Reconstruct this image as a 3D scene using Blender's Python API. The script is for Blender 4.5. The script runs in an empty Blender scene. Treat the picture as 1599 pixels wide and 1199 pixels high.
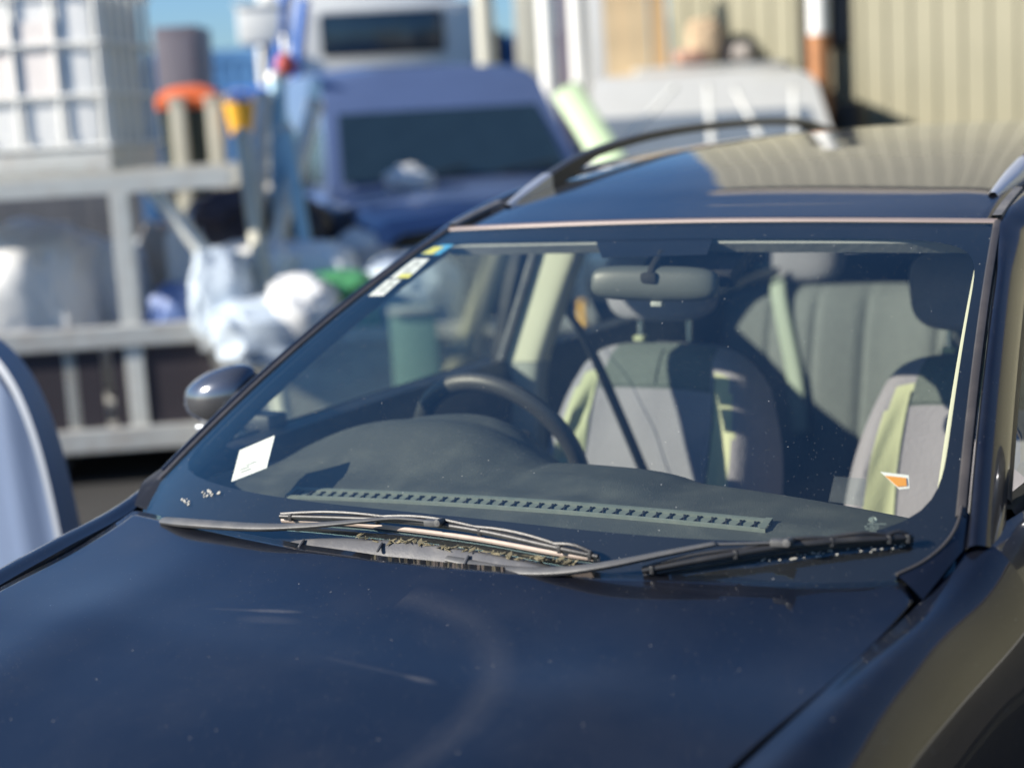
import bpy, bmesh, math, random
import numpy as np
from mathutils import Vector, Matrix, noise
R_ = math.radians
scene = bpy.context.scene
COL = scene.collection
rnd = random.Random(7)

# ------------------------------------------------------------------ camera numbers
CAM = np.array([1.380, -2.079, 1.602]); YAW, PITCH, ROLL = R_(33.1), R_(9.43), R_(-3.39); FPX = 2507.8
FW = np.array([-math.sin(YAW)*math.cos(PITCH), math.cos(YAW)*math.cos(PITCH), -math.sin(PITCH)])
RT = np.array([math.cos(YAW), math.sin(YAW), 0.0]); UP = np.cross(RT, FW)
RT2 = math.cos(ROLL)*RT+math.sin(ROLL)*UP; UP2 = -math.sin(ROLL)*RT+math.cos(ROLL)*UP
def ray(px, py): return FW+RT2*(px-799.5)/FPX+UP2*(599.5-py)/FPX
def dep(px, py, D): return Vector(CAM+ray(px, py)*D)                  # point seen at a pixel of the survey, D metres deep
def onp(px, py, ax, v):
    d = ray(px, py); return Vector(CAM+d*((v-CAM[ax])/d[ax]))
SUN_AZ, SUN_EL = R_(43.2), R_(25.5)                                      # azimuth from the car's front towards its right side

# ------------------------------------------------------------------ mesh helpers
def obj(name, verts, faces, mat, parent=None, smooth=True, angle=35, mats=None, fmat=None):
    me = bpy.data.meshes.new(name)
    me.from_pydata([tuple(v) for v in verts], [], [tuple(f) for f in faces]); me.validate(); me.update()
    bm = bmesh.new(); bm.from_mesh(me)
    bmesh.ops.recalc_face_normals(bm, faces=bm.faces); bm.to_mesh(me); bm.free()
    for m in (mats or [mat]): me.materials.append(m)
    if fmat is not None and len(fmat) == len(me.polygons): me.polygons.foreach_set('material_index', list(fmat))
    if smooth:
        me.shade_smooth()
        me.set_sharp_from_angle(angle=R_(angle))
    o = bpy.data.objects.new(name, me); COL.objects.link(o)
    if parent is not None: o.parent = parent
    return o
class MB:
    def __init__(s): s.v = []; s.f = []; s.m = []
    def add(s, vs, fs, mi=0):
        n = len(s.v); s.v += [Vector(v) for v in vs]; s.f += [tuple(i+n for i in f) for f in fs]; s.m += [mi]*len(fs); return s
    def box(s, c, d, rot=None, mi=0, bev=0.0):
        x, y, z = d[0]/2, d[1]/2, d[2]/2
        if bev <= 0:
            vs = [Vector((a*x, b*y, e*z)) for a in (-1, 1) for b in (-1, 1) for e in (-1, 1)]
            fs = [(0,1,3,2),(4,6,7,5),(0,4,5,1),(2,3,7,6),(0,2,6,4),(1,5,7,3)]
        else:
            bm = bmesh.new(); bmesh.ops.create_cube(bm, size=1)
            for v in bm.verts: v.co = Vector((v.co.x*d[0], v.co.y*d[1], v.co.z*d[2]))
            bmesh.ops.bevel(bm, geom=bm.edges[:], offset=bev, segments=2, affect='EDGES', profile=.6)
            bm.verts.index_update(); vs = [v.co.copy() for v in bm.verts]; fs = [[v.index for v in f.verts] for f in bm.faces]; bm.free()
        M = rot if rot is not None else Matrix.Identity(3)
        if isinstance(rot, (int, float)): M = Matrix.Rotation(rot, 3, 'Z')
        return s.add([M@v+Vector(c) for v in vs], fs, mi)
    def tube(s, path, r, n=8, mi=0, flat=1.0, up=None, cap=True):
        P = [Vector(p) for p in path]; vs = []; fs = []; k = len(P)
        u = None
        for i, p in enumerate(P):
            t = (P[min(i+1, k-1)]-P[max(i-1, 0)]).normalized()
            if u is None:
                u = Vector(up) if up is not None else (Vector((0,0,1)) if abs(t.z) < .9 else Vector((1,0,0)))
            u = (u-t*u.dot(t)).normalized(); w = t.cross(u)
            rr = r[i] if isinstance(r, (list, tuple)) else r
            for j in range(n):
                a = 2*math.pi*j/n
                vs.append(p+w*math.cos(a)*rr+u*math.sin(a)*rr*flat)
        for i in range(k-1):
            for j in range(n): fs.append((i*n+j, i*n+(j+1)%n, (i+1)*n+(j+1)%n, (i+1)*n+j))
        if cap: fs += [tuple(range(n))[::-1], tuple((k-1)*n+j for j in range(n))]
        return s.add(vs, fs, mi)
    def lathe(s, prof, c, n=24, mi=0, M=None):
        vs = []; fs = []
        for r, z in prof:
            for j in range(n):
                a = 2*math.pi*j/n; v = Vector((r*math.cos(a), r*math.sin(a), z)); vs.append((M@v if M else v)+Vector(c))
        for i in range(len(prof)-1):
            for j in range(n): fs.append((i*n+j, i*n+(j+1)%n, (i+1)*n+(j+1)%n, (i+1)*n+j))
        fs += [tuple(range(n)), tuple((len(prof)-1)*n+j for j in range(n))]
        return s.add(vs, fs, mi)
    def prism(s, poly, off, mi=0):                                   # poly: 3-D points, swept by off
        n = len(poly); off = Vector(off); P = [Vector(p) for p in poly]
        fs = [tuple(range(n)), tuple(range(2*n-1, n-1, -1))]+[(i, (i+1) % n, (i+1) % n+n, i+n) for i in range(n)]
        return s.add(P+[p+off for p in P], fs, mi)
    def grid(s, G, mi=0, closed=False):
        m = len(G); n = len(G[0]); fs = []
        for i in range(m-1):
            for j in range(n if closed else n-1): fs.append((i*n+j, i*n+(j+1) % n, (i+1)*n+(j+1) % n, (i+1)*n+j))
        return s.add([p for r in G for p in r], fs, mi)
    def build(s, name, mat, parent=None, **k):
        if len(set(s.m)) > 1 or k.get('mats'): k['fmat'] = s.m
        return obj(name, s.v, s.f, mat, parent, **k)
def cr(P, k):                                                        # Catmull-Rom through rows of points (first axis)
    P = np.asarray(P, float); n = len(P)
    ext = np.concatenate([[2*P[0]-P[1]], P, [2*P[-1]-P[-2]]]); out = []
    for i in range(n-1):
        p0, p1, p2, p3 = ext[i:i+4]
        for j in range(k):
            t = j/k; out.append(.5*((2*p1)+(-p0+p2)*t+(2*p0-5*p1+4*p2-p3)*t*t+(-p0+3*p1-3*p2+p3)*t**3))
    out.append(P[-1]); return np.array(out)
def loft(C, ku, kv):
    C = cr(np.asarray(C, float), ku); return np.swapaxes(cr(np.swapaxes(C, 0, 1), kv), 0, 1)
def itp(x, xs, ys): return float(np.interp(x, xs, ys))
def solid(o, t, off=-1):
    m = o.modifiers.new('thickness', 'SOLIDIFY'); m.thickness = t; m.offset = off; return o
def thing(name, label, cat, group=None, loc=(0, 0, 0), rz=0):
    o = bpy.data.objects.new(name, None); COL.objects.link(o); o.location = loc; o.rotation_euler = (0, 0, rz); o.empty_display_size = .1
    return tag(o, label, cat, group)
def tag(o, label, cat, group=None):
    o['label'] = label; o['category'] = cat
    if group: o['group'] = group
    return o
def kind(o, k): o['kind'] = k; return o
def lab(o, t): o['label'] = t; return o

# ------------------------------------------------------------------ materials
def nt_new(name):
    m = bpy.data.materials.new(name); m.use_nodes = True; nt = m.node_tree; nt.nodes.clear()
    o = nt.nodes.new('ShaderNodeOutputMaterial'); return m, nt, o
def mat(name, col, rough=.5, metal=0., coat=0., var=.12, scale=8., bump=0., bscale=60., spec=.5, dust=0., dustcol=(.45,.42,.36), trans=0., coatrough=.03, sheen=0., emit=None):
    m, nt, out = nt_new(name); N = nt.nodes.new; L = nt.links.new
    p = N('ShaderNodeBsdfPrincipled'); L(p.outputs[0], out.inputs[0])
    p.inputs['Roughness'].default_value = rough; p.inputs['Metallic'].default_value = metal
    p.inputs['Coat Weight'].default_value = coat; p.inputs['Coat Roughness'].default_value = coatrough
    p.inputs['Specular IOR Level'].default_value = spec; p.inputs['Transmission Weight'].default_value = trans
    if sheen: p.inputs['Sheen Weight'].default_value = sheen
    tc = N('ShaderNodeTexCoord'); no = N('ShaderNodeTexNoise'); no.inputs['Scale'].default_value = scale; no.inputs['Detail'].default_value = 5
    L(tc.outputs['Object'], no.inputs['Vector'])
    hsv = N('ShaderNodeMix'); hsv.data_type = 'RGBA'
    a = tuple(max(0, c*(1-var)) for c in col)+(1,); b = tuple(min(1, c*(1+var)) for c in col)+(1,)
    hsv.inputs['A'].default_value = a; hsv.inputs['B'].default_value = b; L(no.outputs['Fac'], hsv.inputs['Factor'])
    last = hsv.outputs['Result']
    if dust > 0:
        n2 = N('ShaderNodeTexNoise'); n2.inputs['Scale'].default_value = scale*2.3; n2.inputs['Detail'].default_value = 8; L(tc.outputs['Object'], n2.inputs['Vector'])
        rp = N('ShaderNodeMapRange'); rp.inputs[1].default_value = .45; rp.inputs[2].default_value = .75; rp.inputs[4].default_value = dust; L(n2.outputs['Fac'], rp.inputs[0])
        mx = N('ShaderNodeMix'); mx.data_type = 'RGBA'; mx.inputs['B'].default_value = dustcol+(1,); L(last, mx.inputs['A']); L(rp.outputs[0], mx.inputs['Factor']); last = mx.outputs['Result']
    L(last, p.inputs['Base Color'])
    if bump > 0:
        n3 = N('ShaderNodeTexNoise'); n3.inputs['Scale'].default_value = bscale; n3.inputs['Detail'].default_value = 4; L(tc.outputs['Object'], n3.inputs['Vector'])
        bp = N('ShaderNodeBump'); bp.inputs['Strength'].default_value = bump; bp.inputs['Distance'].default_value = .01; L(n3.outputs['Fac'], bp.inputs['Height']); L(bp.outputs[0], p.inputs['Normal'])
    return m
def specks(nt, tc, scale, thr, seed=0):
    v = nt.nodes.new('ShaderNodeTexVoronoi'); v.inputs['Scale'].default_value = scale; v.inputs['Randomness'].default_value = 1
    nt.links.new(tc.outputs['Object'], v.inputs['Vector'])
    n = nt.nodes.new('ShaderNodeMath'); n.operation = 'LESS_THAN'; n.inputs[1].default_value = thr; nt.links.new(v.outputs['Distance'], n.inputs[0])
    w = nt.nodes.new('ShaderNodeTexWhiteNoise'); nt.links.new(v.outputs['Color'], w.inputs['Vector'])
    g = nt.nodes.new('ShaderNodeMath'); g.operation = 'GREATER_THAN'; g.inputs[1].default_value = .72+seed; nt.links.new(w.outputs['Value'], g.inputs[0])
    q = nt.nodes.new('ShaderNodeMath'); q.operation = 'MULTIPLY'; nt.links.new(n.outputs[0], q.inputs[0]); nt.links.new(g.outputs[0], q.inputs[1])
    return q.outputs[0]
def paint_mat(name, base, flake, dusty=True):
    m, nt, out = nt_new(name); N = nt.nodes.new; L = nt.links.new
    p = N('ShaderNodeBsdfPrincipled'); tc = N('ShaderNodeTexCoord')
    p.inputs['Metallic'].default_value = .4; p.inputs['Roughness'].default_value = .38
    p.inputs['Coat Weight'].default_value = 1; p.inputs['Coat Roughness'].default_value = .015; p.inputs['Coat IOR'].default_value = 1.47
    v = N('ShaderNodeTexVoronoi'); v.inputs['Scale'].default_value = 900; L(tc.outputs['Object'], v.inputs['Vector'])
    w = N('ShaderNodeTexWhiteNoise'); L(v.outputs['Color'], w.inputs['Vector'])
    mx = N('ShaderNodeMix'); mx.data_type = 'RGBA'; mx.inputs['A'].default_value = base+(1,); mx.inputs['B'].default_value = flake+(1,); L(w.outputs['Value'], mx.inputs['Factor'])
    L(mx.outputs['Result'], p.inputs['Base Color'])
    d = N('ShaderNodeBsdfDiffuse'); d.inputs[0].default_value = (.5, .47, .43, 1)
    n1 = N('ShaderNodeTexNoise'); n1.inputs['Scale'].default_value = 5; n1.inputs['Detail'].default_value = 9; n1.inputs['Roughness'].default_value = .65; L(tc.outputs['Object'], n1.inputs['Vector'])
    n2 = N('ShaderNodeTexNoise'); n2.inputs['Scale'].default_value = 420; n2.inputs['Detail'].default_value = 2; L(tc.outputs['Object'], n2.inputs['Vector'])
    mr = N('ShaderNodeMapRange'); mr.inputs[1].default_value = .42; mr.inputs[2].default_value = .72; mr.inputs[3].default_value = .001; mr.inputs[4].default_value = .03; L(n1.outputs['Fac'], mr.inputs[0])
    mul = N('ShaderNodeMath'); mul.operation = 'MULTIPLY'; L(mr.outputs[0], mul.inputs[0]); L(n2.outputs['Fac'], mul.inputs[1])
    s1 = specks(nt, tc, 55, .06, .12); s2 = specks(nt, tc, 150, .13, .03)
    a0 = N('ShaderNodeMath'); a0.operation = 'MULTIPLY_ADD'; a0.inputs[1].default_value = .45; L(s1, a0.inputs[0]); L(mul.outputs[0], a0.inputs[2])
    a1 = N('ShaderNodeMath'); a1.operation = 'MULTIPLY_ADD'; a1.inputs[1].default_value = .14; L(s2, a1.inputs[0]); L(a0.outputs[0], a1.inputs[2])
    fac = a1.outputs[0]
    if dusty == 'hood':                                              # wiped smears and an arc of dried dust on the bonnet
        sp = N('ShaderNodeSeparateXYZ'); L(tc.outputs['Object'], sp.inputs[0])
        def M(op, a, b=None, c=None):
            q = N('ShaderNodeMath'); q.operation = op
            for i, z in enumerate((a, b, c)):
                if z is None: continue
                if isinstance(z, (int, float)): q.inputs[i].default_value = z
                else: L(z, q.inputs[i])
            return q.outputs[0]
        nz = N('ShaderNodeTexNoise'); nz.inputs['Scale'].default_value = 9; nz.inputs['Detail'].default_value = 7; L(tc.outputs['Object'], nz.inputs['Vector'])
        def ring(cx, cy, r, wd, amt, ymax):
            dx = M('SUBTRACT', sp.outputs[0], cx); dy = M('SUBTRACT', sp.outputs[1], cy)
            rr = M('SQRT', M('ADD', M('MULTIPLY', dx, dx), M('MULTIPLY', dy, dy)))
            rr = M('ADD', rr, M('MULTIPLY', nz.outputs['Fac'], .02))
            k = M('DIVIDE', M('ABSOLUTE', M('SUBTRACT', rr, r)), wd)
            k = M('MAXIMUM', M('SUBTRACT', 1, k), 0)
            k = M('MULTIPLY', k, M('GREATER_THAN', sp.outputs[0], cx))
            return M('MULTIPLY', M('MULTIPLY', k, amt), nz.outputs['Fac'])
        def streak(cx, cy, ang, ln, wd, amt):
            dx = M('SUBTRACT', sp.outputs[0], cx); dy = M('SUBTRACT', sp.outputs[1], cy); c, s = math.cos(ang), math.sin(ang)
            a = M('ADD', M('MULTIPLY', dx, c), M('MULTIPLY', dy, s)); b = M('SUBTRACT', M('MULTIPLY', dy, c), M('MULTIPLY', dx, s))
            k = M('SUBTRACT', 1, M('ADD', M('POWER', M('DIVIDE', a, ln), 2), M('POWER', M('DIVIDE', b, wd), 2)))
            return M('MULTIPLY', M('MAXIMUM', k, 0), amt)
        ex = M('ADD', ring(.04, -.62, .295, .036, .045, 0), streak(-.13, -.418, .16, .05, .007, .06))
        ex = M('ADD', ex, M('ADD', M('ADD', streak(-.17, -.425, .16, .09, .005, .03), streak(-.12, -.445, .14, .06, .014, .025)), M('ADD', streak(.205, -.530, -.08, .03, .007, .065), streak(.13, -.524, -.07, .11, .006, .018))))
        fac = M('ADD', fac, M('MULTIPLY', ex, M('MULTIPLY', n2.outputs['Fac'], 2.2)))
    ms = N('ShaderNodeMixShader'); L(fac, ms.inputs[0]); L(p.outputs[0], ms.inputs[1]); L(d.outputs[0], ms.inputs[2]); L(ms.outputs[0], out.inputs[0])
    return m
def glass_mat(name, tint, dust, ior=1.6, refl=(1, 1, 1)):
    m, nt, out = nt_new(name); N = nt.nodes.new; L = nt.links.new
    t = N('ShaderNodeBsdfTransparent'); t.inputs[0].default_value = tint+(1,)
    g = N('ShaderNodeBsdfGlossy'); g.inputs['Roughness'].default_value = .0; g.inputs[0].default_value = refl+(1,)
    fr = N('ShaderNodeFresnel'); ge = N('ShaderNodeNewGeometry'); io = N('ShaderNodeMix'); io.inputs['A'].default_value = ior; io.inputs['B'].default_value = 1/ior
    L(ge.outputs['Backfacing'], io.inputs['Factor']); L(io.outputs['Result'], fr.inputs[0])
    mx = N('ShaderNodeMixShader'); L(fr.outputs[0], mx.inputs[0]); L(t.outputs[0], mx.inputs[1]); L(g.outputs[0], mx.inputs[2])
    d = N('ShaderNodeBsdfDiffuse'); d.inputs[0].default_value = (.62, .62, .58, 1)
    tc = N('ShaderNodeTexCoord')
    n1 = N('ShaderNodeTexNoise'); n1.inputs['Scale'].default_value = 7; n1.inputs['Detail'].default_value = 8; L(tc.outputs['Object'], n1.inputs['Vector'])
    mr = N('ShaderNodeMapRange'); mr.inputs[1].default_value = .35; mr.inputs[2].default_value = .75; mr.inputs[3].default_value = dust*.55; mr.inputs[4].default_value = dust*1.6; L(n1.outputs['Fac'], mr.inputs[0])
    s1 = specks(nt, tc, 60, .055, .0); s2 = specks(nt, tc, 170, .13, -.12)
    a0 = N('ShaderNodeMath'); a0.operation = 'MULTIPLY_ADD'; a0.inputs[1].default_value = .5 if dust else 0; L(s1, a0.inputs[0]); L(mr.outputs[0], a0.inputs[2])
    a1 = N('ShaderNodeMath'); a1.operation = 'MULTIPLY_ADD'; a1.inputs[1].default_value = .10 if dust else 0; L(s2, a1.inputs[0]); L(a0.outputs[0], a1.inputs[2])
    ms = N('ShaderNodeMixShader'); L(a1.outputs[0], ms.inputs[0]); L(mx.outputs[0], ms.inputs[1]); L(d.outputs[0], ms.inputs[2]); L(ms.outputs[0], out.inputs[0])
    return m
PAINT = paint_mat('black_paint', (.005, .0065, .013), (.007, .0095, .019))
HOODP = paint_mat('black_bonnet_paint', (.005, .0065, .013), (.007, .0095, .019), 'hood')
GLASS = glass_mat('windscreen_glass', (.94, .955, .89), .005, 2.05, (.58, .95, 1.0))
SIDEG = glass_mat('side_glass', (.78, .85, .80), .003)
TINTG = glass_mat('rear_tinted_glass', (.30, .34, .32), .004)
FRIT = mat('black_frit', (.012, .013, .018), .35)
RUBBER = mat('black_rubber', (.012, .012, .013), .55, bump=.05)
MOULD = mat('weathered_moulding', (.055, .050, .048), .30, dust=.15, dustcol=(.22, .19, .17), scale=9)
TRIMK = mat('matte_black_trim', (.018, .018, .020), .45, bump=.06, bscale=300, dust=.08)
COWL = mat('grey_cowl_plastic', (.10, .10, .105), .55, bump=.08, bscale=250, dust=.35, dustcol=(.32, .30, .27), scale=14)
WARM = mat('grey_wiper_arm', (.085, .085, .085), .42, dust=.25, dustcol=(.30, .28, .25), bump=.04, bscale=200)
WBLK = mat('wiper_black', (.022, .022, .024), .38, dust=.08)
WRUB = mat('sunlit_wiper_rubber', (.38, .30, .25), .6, dust=.4, dustcol=(.18, .15, .13), scale=30)  # pinkish sun sheen on the rubber put into its base colour
CHROME = mat('satin_silver', (.70, .72, .75), .42, .75, var=.04)
RAILM = mat('dark_grey_rail', (.055, .057, .062), .38, .2, bump=.04, bscale=300)
DASH = mat('dash_plastic', (.050, .058, .056), .62, bump=.22, bscale=420, dust=.35, dustcol=(.15, .16, .14), scale=6)
VENT = mat('defroster_plastic', (.125, .15, .135), .5, dust=.2, dustcol=(.3, .3, .27), scale=30)
DARKP = mat('interior_black', (.016, .017, .018), .6)
HOLE = mat('deep_black', (.004, .004, .004), .8)
WHEELM = mat('steering_leather', (.045, .046, .045), .42, bump=.12, bscale=380)
SEATG = mat('seat_cover_grey', (.25, .237, .272), .85, bump=.35, bscale=160, var=.10, scale=14, sheen=.2)
SEATM = mat('seat_mesh_grey', (.12, .14, .13), .85, bump=.6, bscale=240, var=.25, scale=90)
SEATC = mat('seat_cream_panel', (.44, .46, .29), .8, bump=.2, bscale=200, var=.06)
SEATD = mat('rear_seat_fabric', (.155, .165, .165), .85, bump=.6, bscale=190, var=.2, scale=60)
STITCH = mat('pale_stitching', (.6, .6, .52), .7)
CREAM = mat('cream_trim', (.66, .65, .50), .55, bump=.05, var=.04)
GREYT = mat('grey_trim', (.34, .36, .33), .55, var=.05)
BELT = mat('black_webbing', (.006, .0063, .0075), .75, bump=.3, bscale=500)
BELTG = mat('grey_webbing', (.30, .34, .28), .6, bump=.3, bscale=500)
METAL = mat('bright_metal', (.6, .62, .6), .25, .9)
MIRC = mat('mirror_cap', (.16, .165, .18), .16, .75, coat=1, var=.05)
MIRP = mat('mirror_housing', (.085, .095, .088), .45, bump=.05, bscale=300)
VISOR = mat('visor_vinyl', (.42, .45, .42), .7, bump=.1, bscale=200)
WHITEP = mat('white_card', (.86, .86, .84), .5, var=.02)

# ------------------------------------------------------------------ the car
car = thing('parked_car', 'black station wagon with silver tipped roof rails and dusty windscreen', 'car')
def part(mb, name, m, parent=car, **k): return mb.build(name, m, parent, **k)
def Wp(u, v, off=0.):
    def P(u, v):
        b = .022*4*v*(1-v)
        return np.array([u*(.727-.149*v), (-.21+.21*abs(u)**3)*(1-v)+(.67+.045*abs(u)**3)*v-b*.45, (.957+.05*u*u)*(1-v)+(1.386-.013*u*u)*v+b*.89])
    p = P(u, v)
    if off:
        a = P(u+.01, v)-P(u-.01, v); b = P(u, v+.01)-P(u, v-.01); n = np.cross(a, b); n /= np.linalg.norm(n); p = p+n*off
    return p
def ws(px, py, off=0.):                                              # survey pixel -> windscreen surface (+ offset outwards)
    q = np.array([0., .5, 2.6])
    for k in range(30):
        g = lambda q: Wp(q[0], q[1], off)-(CAM+ray(px, py)*q[2])
        r = g(q); J = np.array([(g(q+e)-r)/1e-5 for e in np.eye(3)*1e-5]).T; q = q-np.linalg.solve(J, r)
    return q[0], q[1]
def wpt(px, py, off=0.): u, v = ws(px, py, off); return Vector(Wp(u, v, off))

# windscreen
us = np.linspace(-1, 1, 41); vs_ = np.linspace(-.115, 1, 33)
glass = part(MB().grid([[Wp(u, v) for u in us] for v in vs_]), 'windshield', GLASS)
def inner_uv(a):                                                     # rounded-rectangle opening of the black ceramic band
    c, s = math.cos(a), math.sin(a); n = 9. if a < math.pi/2 or a > 1.5*math.pi else 22.
    r = (abs(c)**n+abs(s)**n)**(-1/n); return c*r, s*r
G = []
N_ = 160
ring_i, ring_o = [], []
for i in range(N_):
    a = 2*math.pi*(i+.5)/N_
    x, y = inner_uv(a); 
    u = x*.968; v = .5+y*.435
    vb = .10-.092*u*u
    v = vb+(v-.065)*(.935-vb)/.87
    ring_i.append(Wp(u, v, -.004))
    m_ = max(abs(x), abs(y)); ring_o.append(Wp(x/m_*1.0, .4425+y/m_*.5575, -.004))
ring_m = [a*.5+b*.5 for a, b in zip(ring_i, ring_o)]
def rem(u0, v0): return None
G = []
for k in range(7):
    t = k/6; G.append([])
    for i in range(N_):
        a = 2*math.pi*(i+.5)/N_; x, y = inner_uv(a); m_ = max(abs(x), abs(y))
        u1 = x*(.968 if x > 0 else .984); vb = .10-.092*u1*u1; v1 = vb+(.5+y*.435-.065)*(.935-vb)/.87
        u2 = x/m_*1.0; v2 = .4425+y/m_*.5575
        G[-1].append(Wp(u1*(1-t)+u2*t, v1*(1-t)+v2*t, -.004))
part(MB().grid(G, closed=True), 'frit_band', FRIT, glass)
# windscreen edge mouldings (one strip each side, one across the roof edge)
def strip(path_pts, prof, n_up=None):
    rows = []
    for p, o in path_pts: rows.append([Vector(p)+Vector(q) for q in o])
    return rows
def edge(sx, v): return Vector(Wp(sx, v))
for sx in (-1, 1):
    rows = []
    for v in np.linspace(-.10 if sx < 0 else .045, 1.0, 30):
        e = edge(sx, v); rows.append([e+Vector((sx*dx, dy, dz)) for dx, dy, dz in ((-.006, 0, .001), (-.003, -.001, .004), (.002, 0, .005), (.007, .002, .003), (.0095, .003, -.004))])
    part(MB().grid(rows), 'windshield_moulding', MOULD, glass)
rows = []
for u in np.linspace(-1, 1, 40):
    e = Vector(Wp(u, 1.0)); rows.append([e+Vector((0, dy, dz)) for dy, dz in ((-.004, -.001), (-.002, .003), (.002, .005), (.007, .006), (.010, .004))])
SEAL = mat('highlit_seal', (.26, .21, .19), .35, .1)  # bright highlight along the rubber edge mixed into this base colour
part(MB().grid(rows), 'roof_edge_seal', SEAL, glass)

# bonnet
EY = [-1.5, -1.35, -1.1, -.8, -.6, -.45, -.12, .1]; EZ = [.57, .67, .775, .851, .890, .911, .935, .945]
GY = [-1.5, -1.35, -1.1, -.8, -.6, -.45, -.3, -.12, .1]; GX = [.38, .47, .56, .628, .655, .676, .692, .708, .73]
eyz = cr(np.array(list(zip(EY, EZ))), 10); gyx = cr(np.array(list(zip(GY, GX))), 10)
def ez(y): return float(np.interp(y, eyz[:, 0], eyz[:, 1]))
def gx(y): return float(np.interp(y, gyx[:, 0], gyx[:, 1]))
def zh(x, y): return ez(y)+.009*(1-(x/gx(y))**2)+.005*math.exp(-((abs(x)-.42)/.1)**2)*min(1, max(0, (-.1-y)/.4))+.034*max(0., min(1.25, (y+.52-.16*(x/.7)**2)/.30))**2
def on_hood(px, py):
    d = ray(px, py); t = 1.0
    for k in range(400):
        p = CAM+d*t
        if p[2] <= zh(p[0], p[1]): break
        t += .01
    lo, hi = t-.01, t
    for k in range(30):
        m_ = (lo+hi)/2; p = CAM+d*m_
        if p[2] <= zh(p[0], p[1]): hi = m_
        else: lo = m_
    return CAM+d*hi
rear = [on_hood(*p) for p in [(215, 797), (290, 815), (380, 832), (480, 851), (600, 868), (700, 878), (800, 886), (960, 895), (1080, 898), (1200, 898), (1300, 897), (1368, 898)]]
rs = sorted([(p[0]/gx(p[1]), p[1]) for p in rear])
RS = [-1.02]+[a for a, b in rs]+[.955, 1.02]; RY = [rs[0][1]-.004]+[b for a, b in rs]+[-.075, -.150]
rows = []
ss = np.concatenate([np.linspace(-1, .9, 70), np.linspace(.91, 1, 20)])
for t in np.linspace(0, 1, 60):
    r = []
    for s in ss:
        yr = itp(s, RS, RY); yf = -1.44+.24*s*s; y = yr*(1-t)+yf*t; x = s*gx(y)
        r.append((x, y, zh(x, y)))
    rows.append(r)
hood = part(MB().grid(rows), 'hood', HOODP); solid(hood, .004)
# front wings, doors and tail: one painted side panel per side
AX_Y, AX_R = -.50, .37
def side_rows(sx, lo, hi):
    T = [(-1.50, [(.36, .57), (.44, .58), (.56, .58), (.66, .52), (.70, .46), (.70, .40), (.68, .26)]),
         (-1.35, [(.475, .672), (.54, .682), (.62, .655), (.685, .59), (.715, .52), (.725, .42), (.71, .26)]),
         (-1.10, [(.565, .777), (.625, .786), (.685, .755), (.735, .70), (.765, .60), (.78, .46), (.765, .26)]),
         (-.80, [(.634, .851), (.690, .858), (.737, .830), (.772, .780), (.797, .66), (.812, .5), (.80, .26)]),
         (-.50, [(.676, .904), (.724, .909), (.764, .880), (.794, .825), (.814, .70), (.826, .5), (.81, .26)]),
         (-.30, [(.698, .931), (.741, .936), (.777, .907), (.804, .852), (.822, .73), (.833, .5), (.815, .26)]),
         (-.12, [(.716, .953), (.757, .957), (.790, .928), (.815, .875), (.831, .76), (.841, .5), (.82, .26)]),
         (0.02, [(.742, 1.0), (.774, .992), (.807, .952), (.829, .890), (.843, .77), (.851, .5), (.83, .26)]),
         (0.20, [(.775, 1.012), (.791, 1.0), (.822, .957), (.844, .885), (.857, .76), (.866, .5), (.845, .26)]),
         (0.60, [(.785, 1.018), (.800, 1.008), (.834, .96), (.862, .88), (.874, .75), (.878, .5), (.855, .26)]),
         (1.20, [(.785, 1.028), (.800, 1.018), (.842, .97), (.884, .88), (.898, .74), (.90, .5), (.875, .26)]),
         (2.20, [(.775, 1.045), (.790, 1.035), (.835, .985), (.88, .89), (.895, .75), (.895, .5), (.87, .26)]),
         (3.00, [(.735, 1.06), (.75, 1.05), (.80, .99), (.85, .90), (.865, .75), (.865, .5), (.84, .26)]),
         (3.35, [(.66, 1.06), (.67, 1.05), (.71, .99), (.75, .90), (.765, .75), (.765, .5), (.74, .30)])]
    T = [r for r in T if lo <= r[0] <= hi]
    A = np.array([[(sx*x, y, z) for x, z in c] for y, c in T]); return loft(A, 8, 6)
for sx in (-1, 1):
    for nm, lo, hi in (('front_wing', -1.6, .03), ('body_side', .01, 3.5)):
        A = side_rows(sx, lo, hi)
        for yc in (AX_Y, 2.30):
            dy = A[..., 1]-yc; dz = A[..., 2]-.33; r = np.hypot(dy, dz); k = r < AX_R
            f = np.where(k, AX_R/np.maximum(r, 1e-6), 1); A[..., 1] = yc+dy*f; A[..., 2] = .33+dz*f
        G = A.tolist()
        if nm == 'front_wing':                                       # fold the panel down into the bonnet gap
            G = [[(r[0][0]-sx*.006, r[0][1], r[0][2]-.03)]+r for r in G]
        part(MB().grid(G), nm, PAINT)
# dark channel under the bonnet gap
part(MB().grid([[(-gx(y)-.02, y, ez(y)-.035), (0, y, ez(y)-.03), (gx(y)+.02, y, ez(y)-.035)] for y in np.linspace(-1.4, .05, 20)]), 'engine_bay_cover', HOLE)

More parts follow.
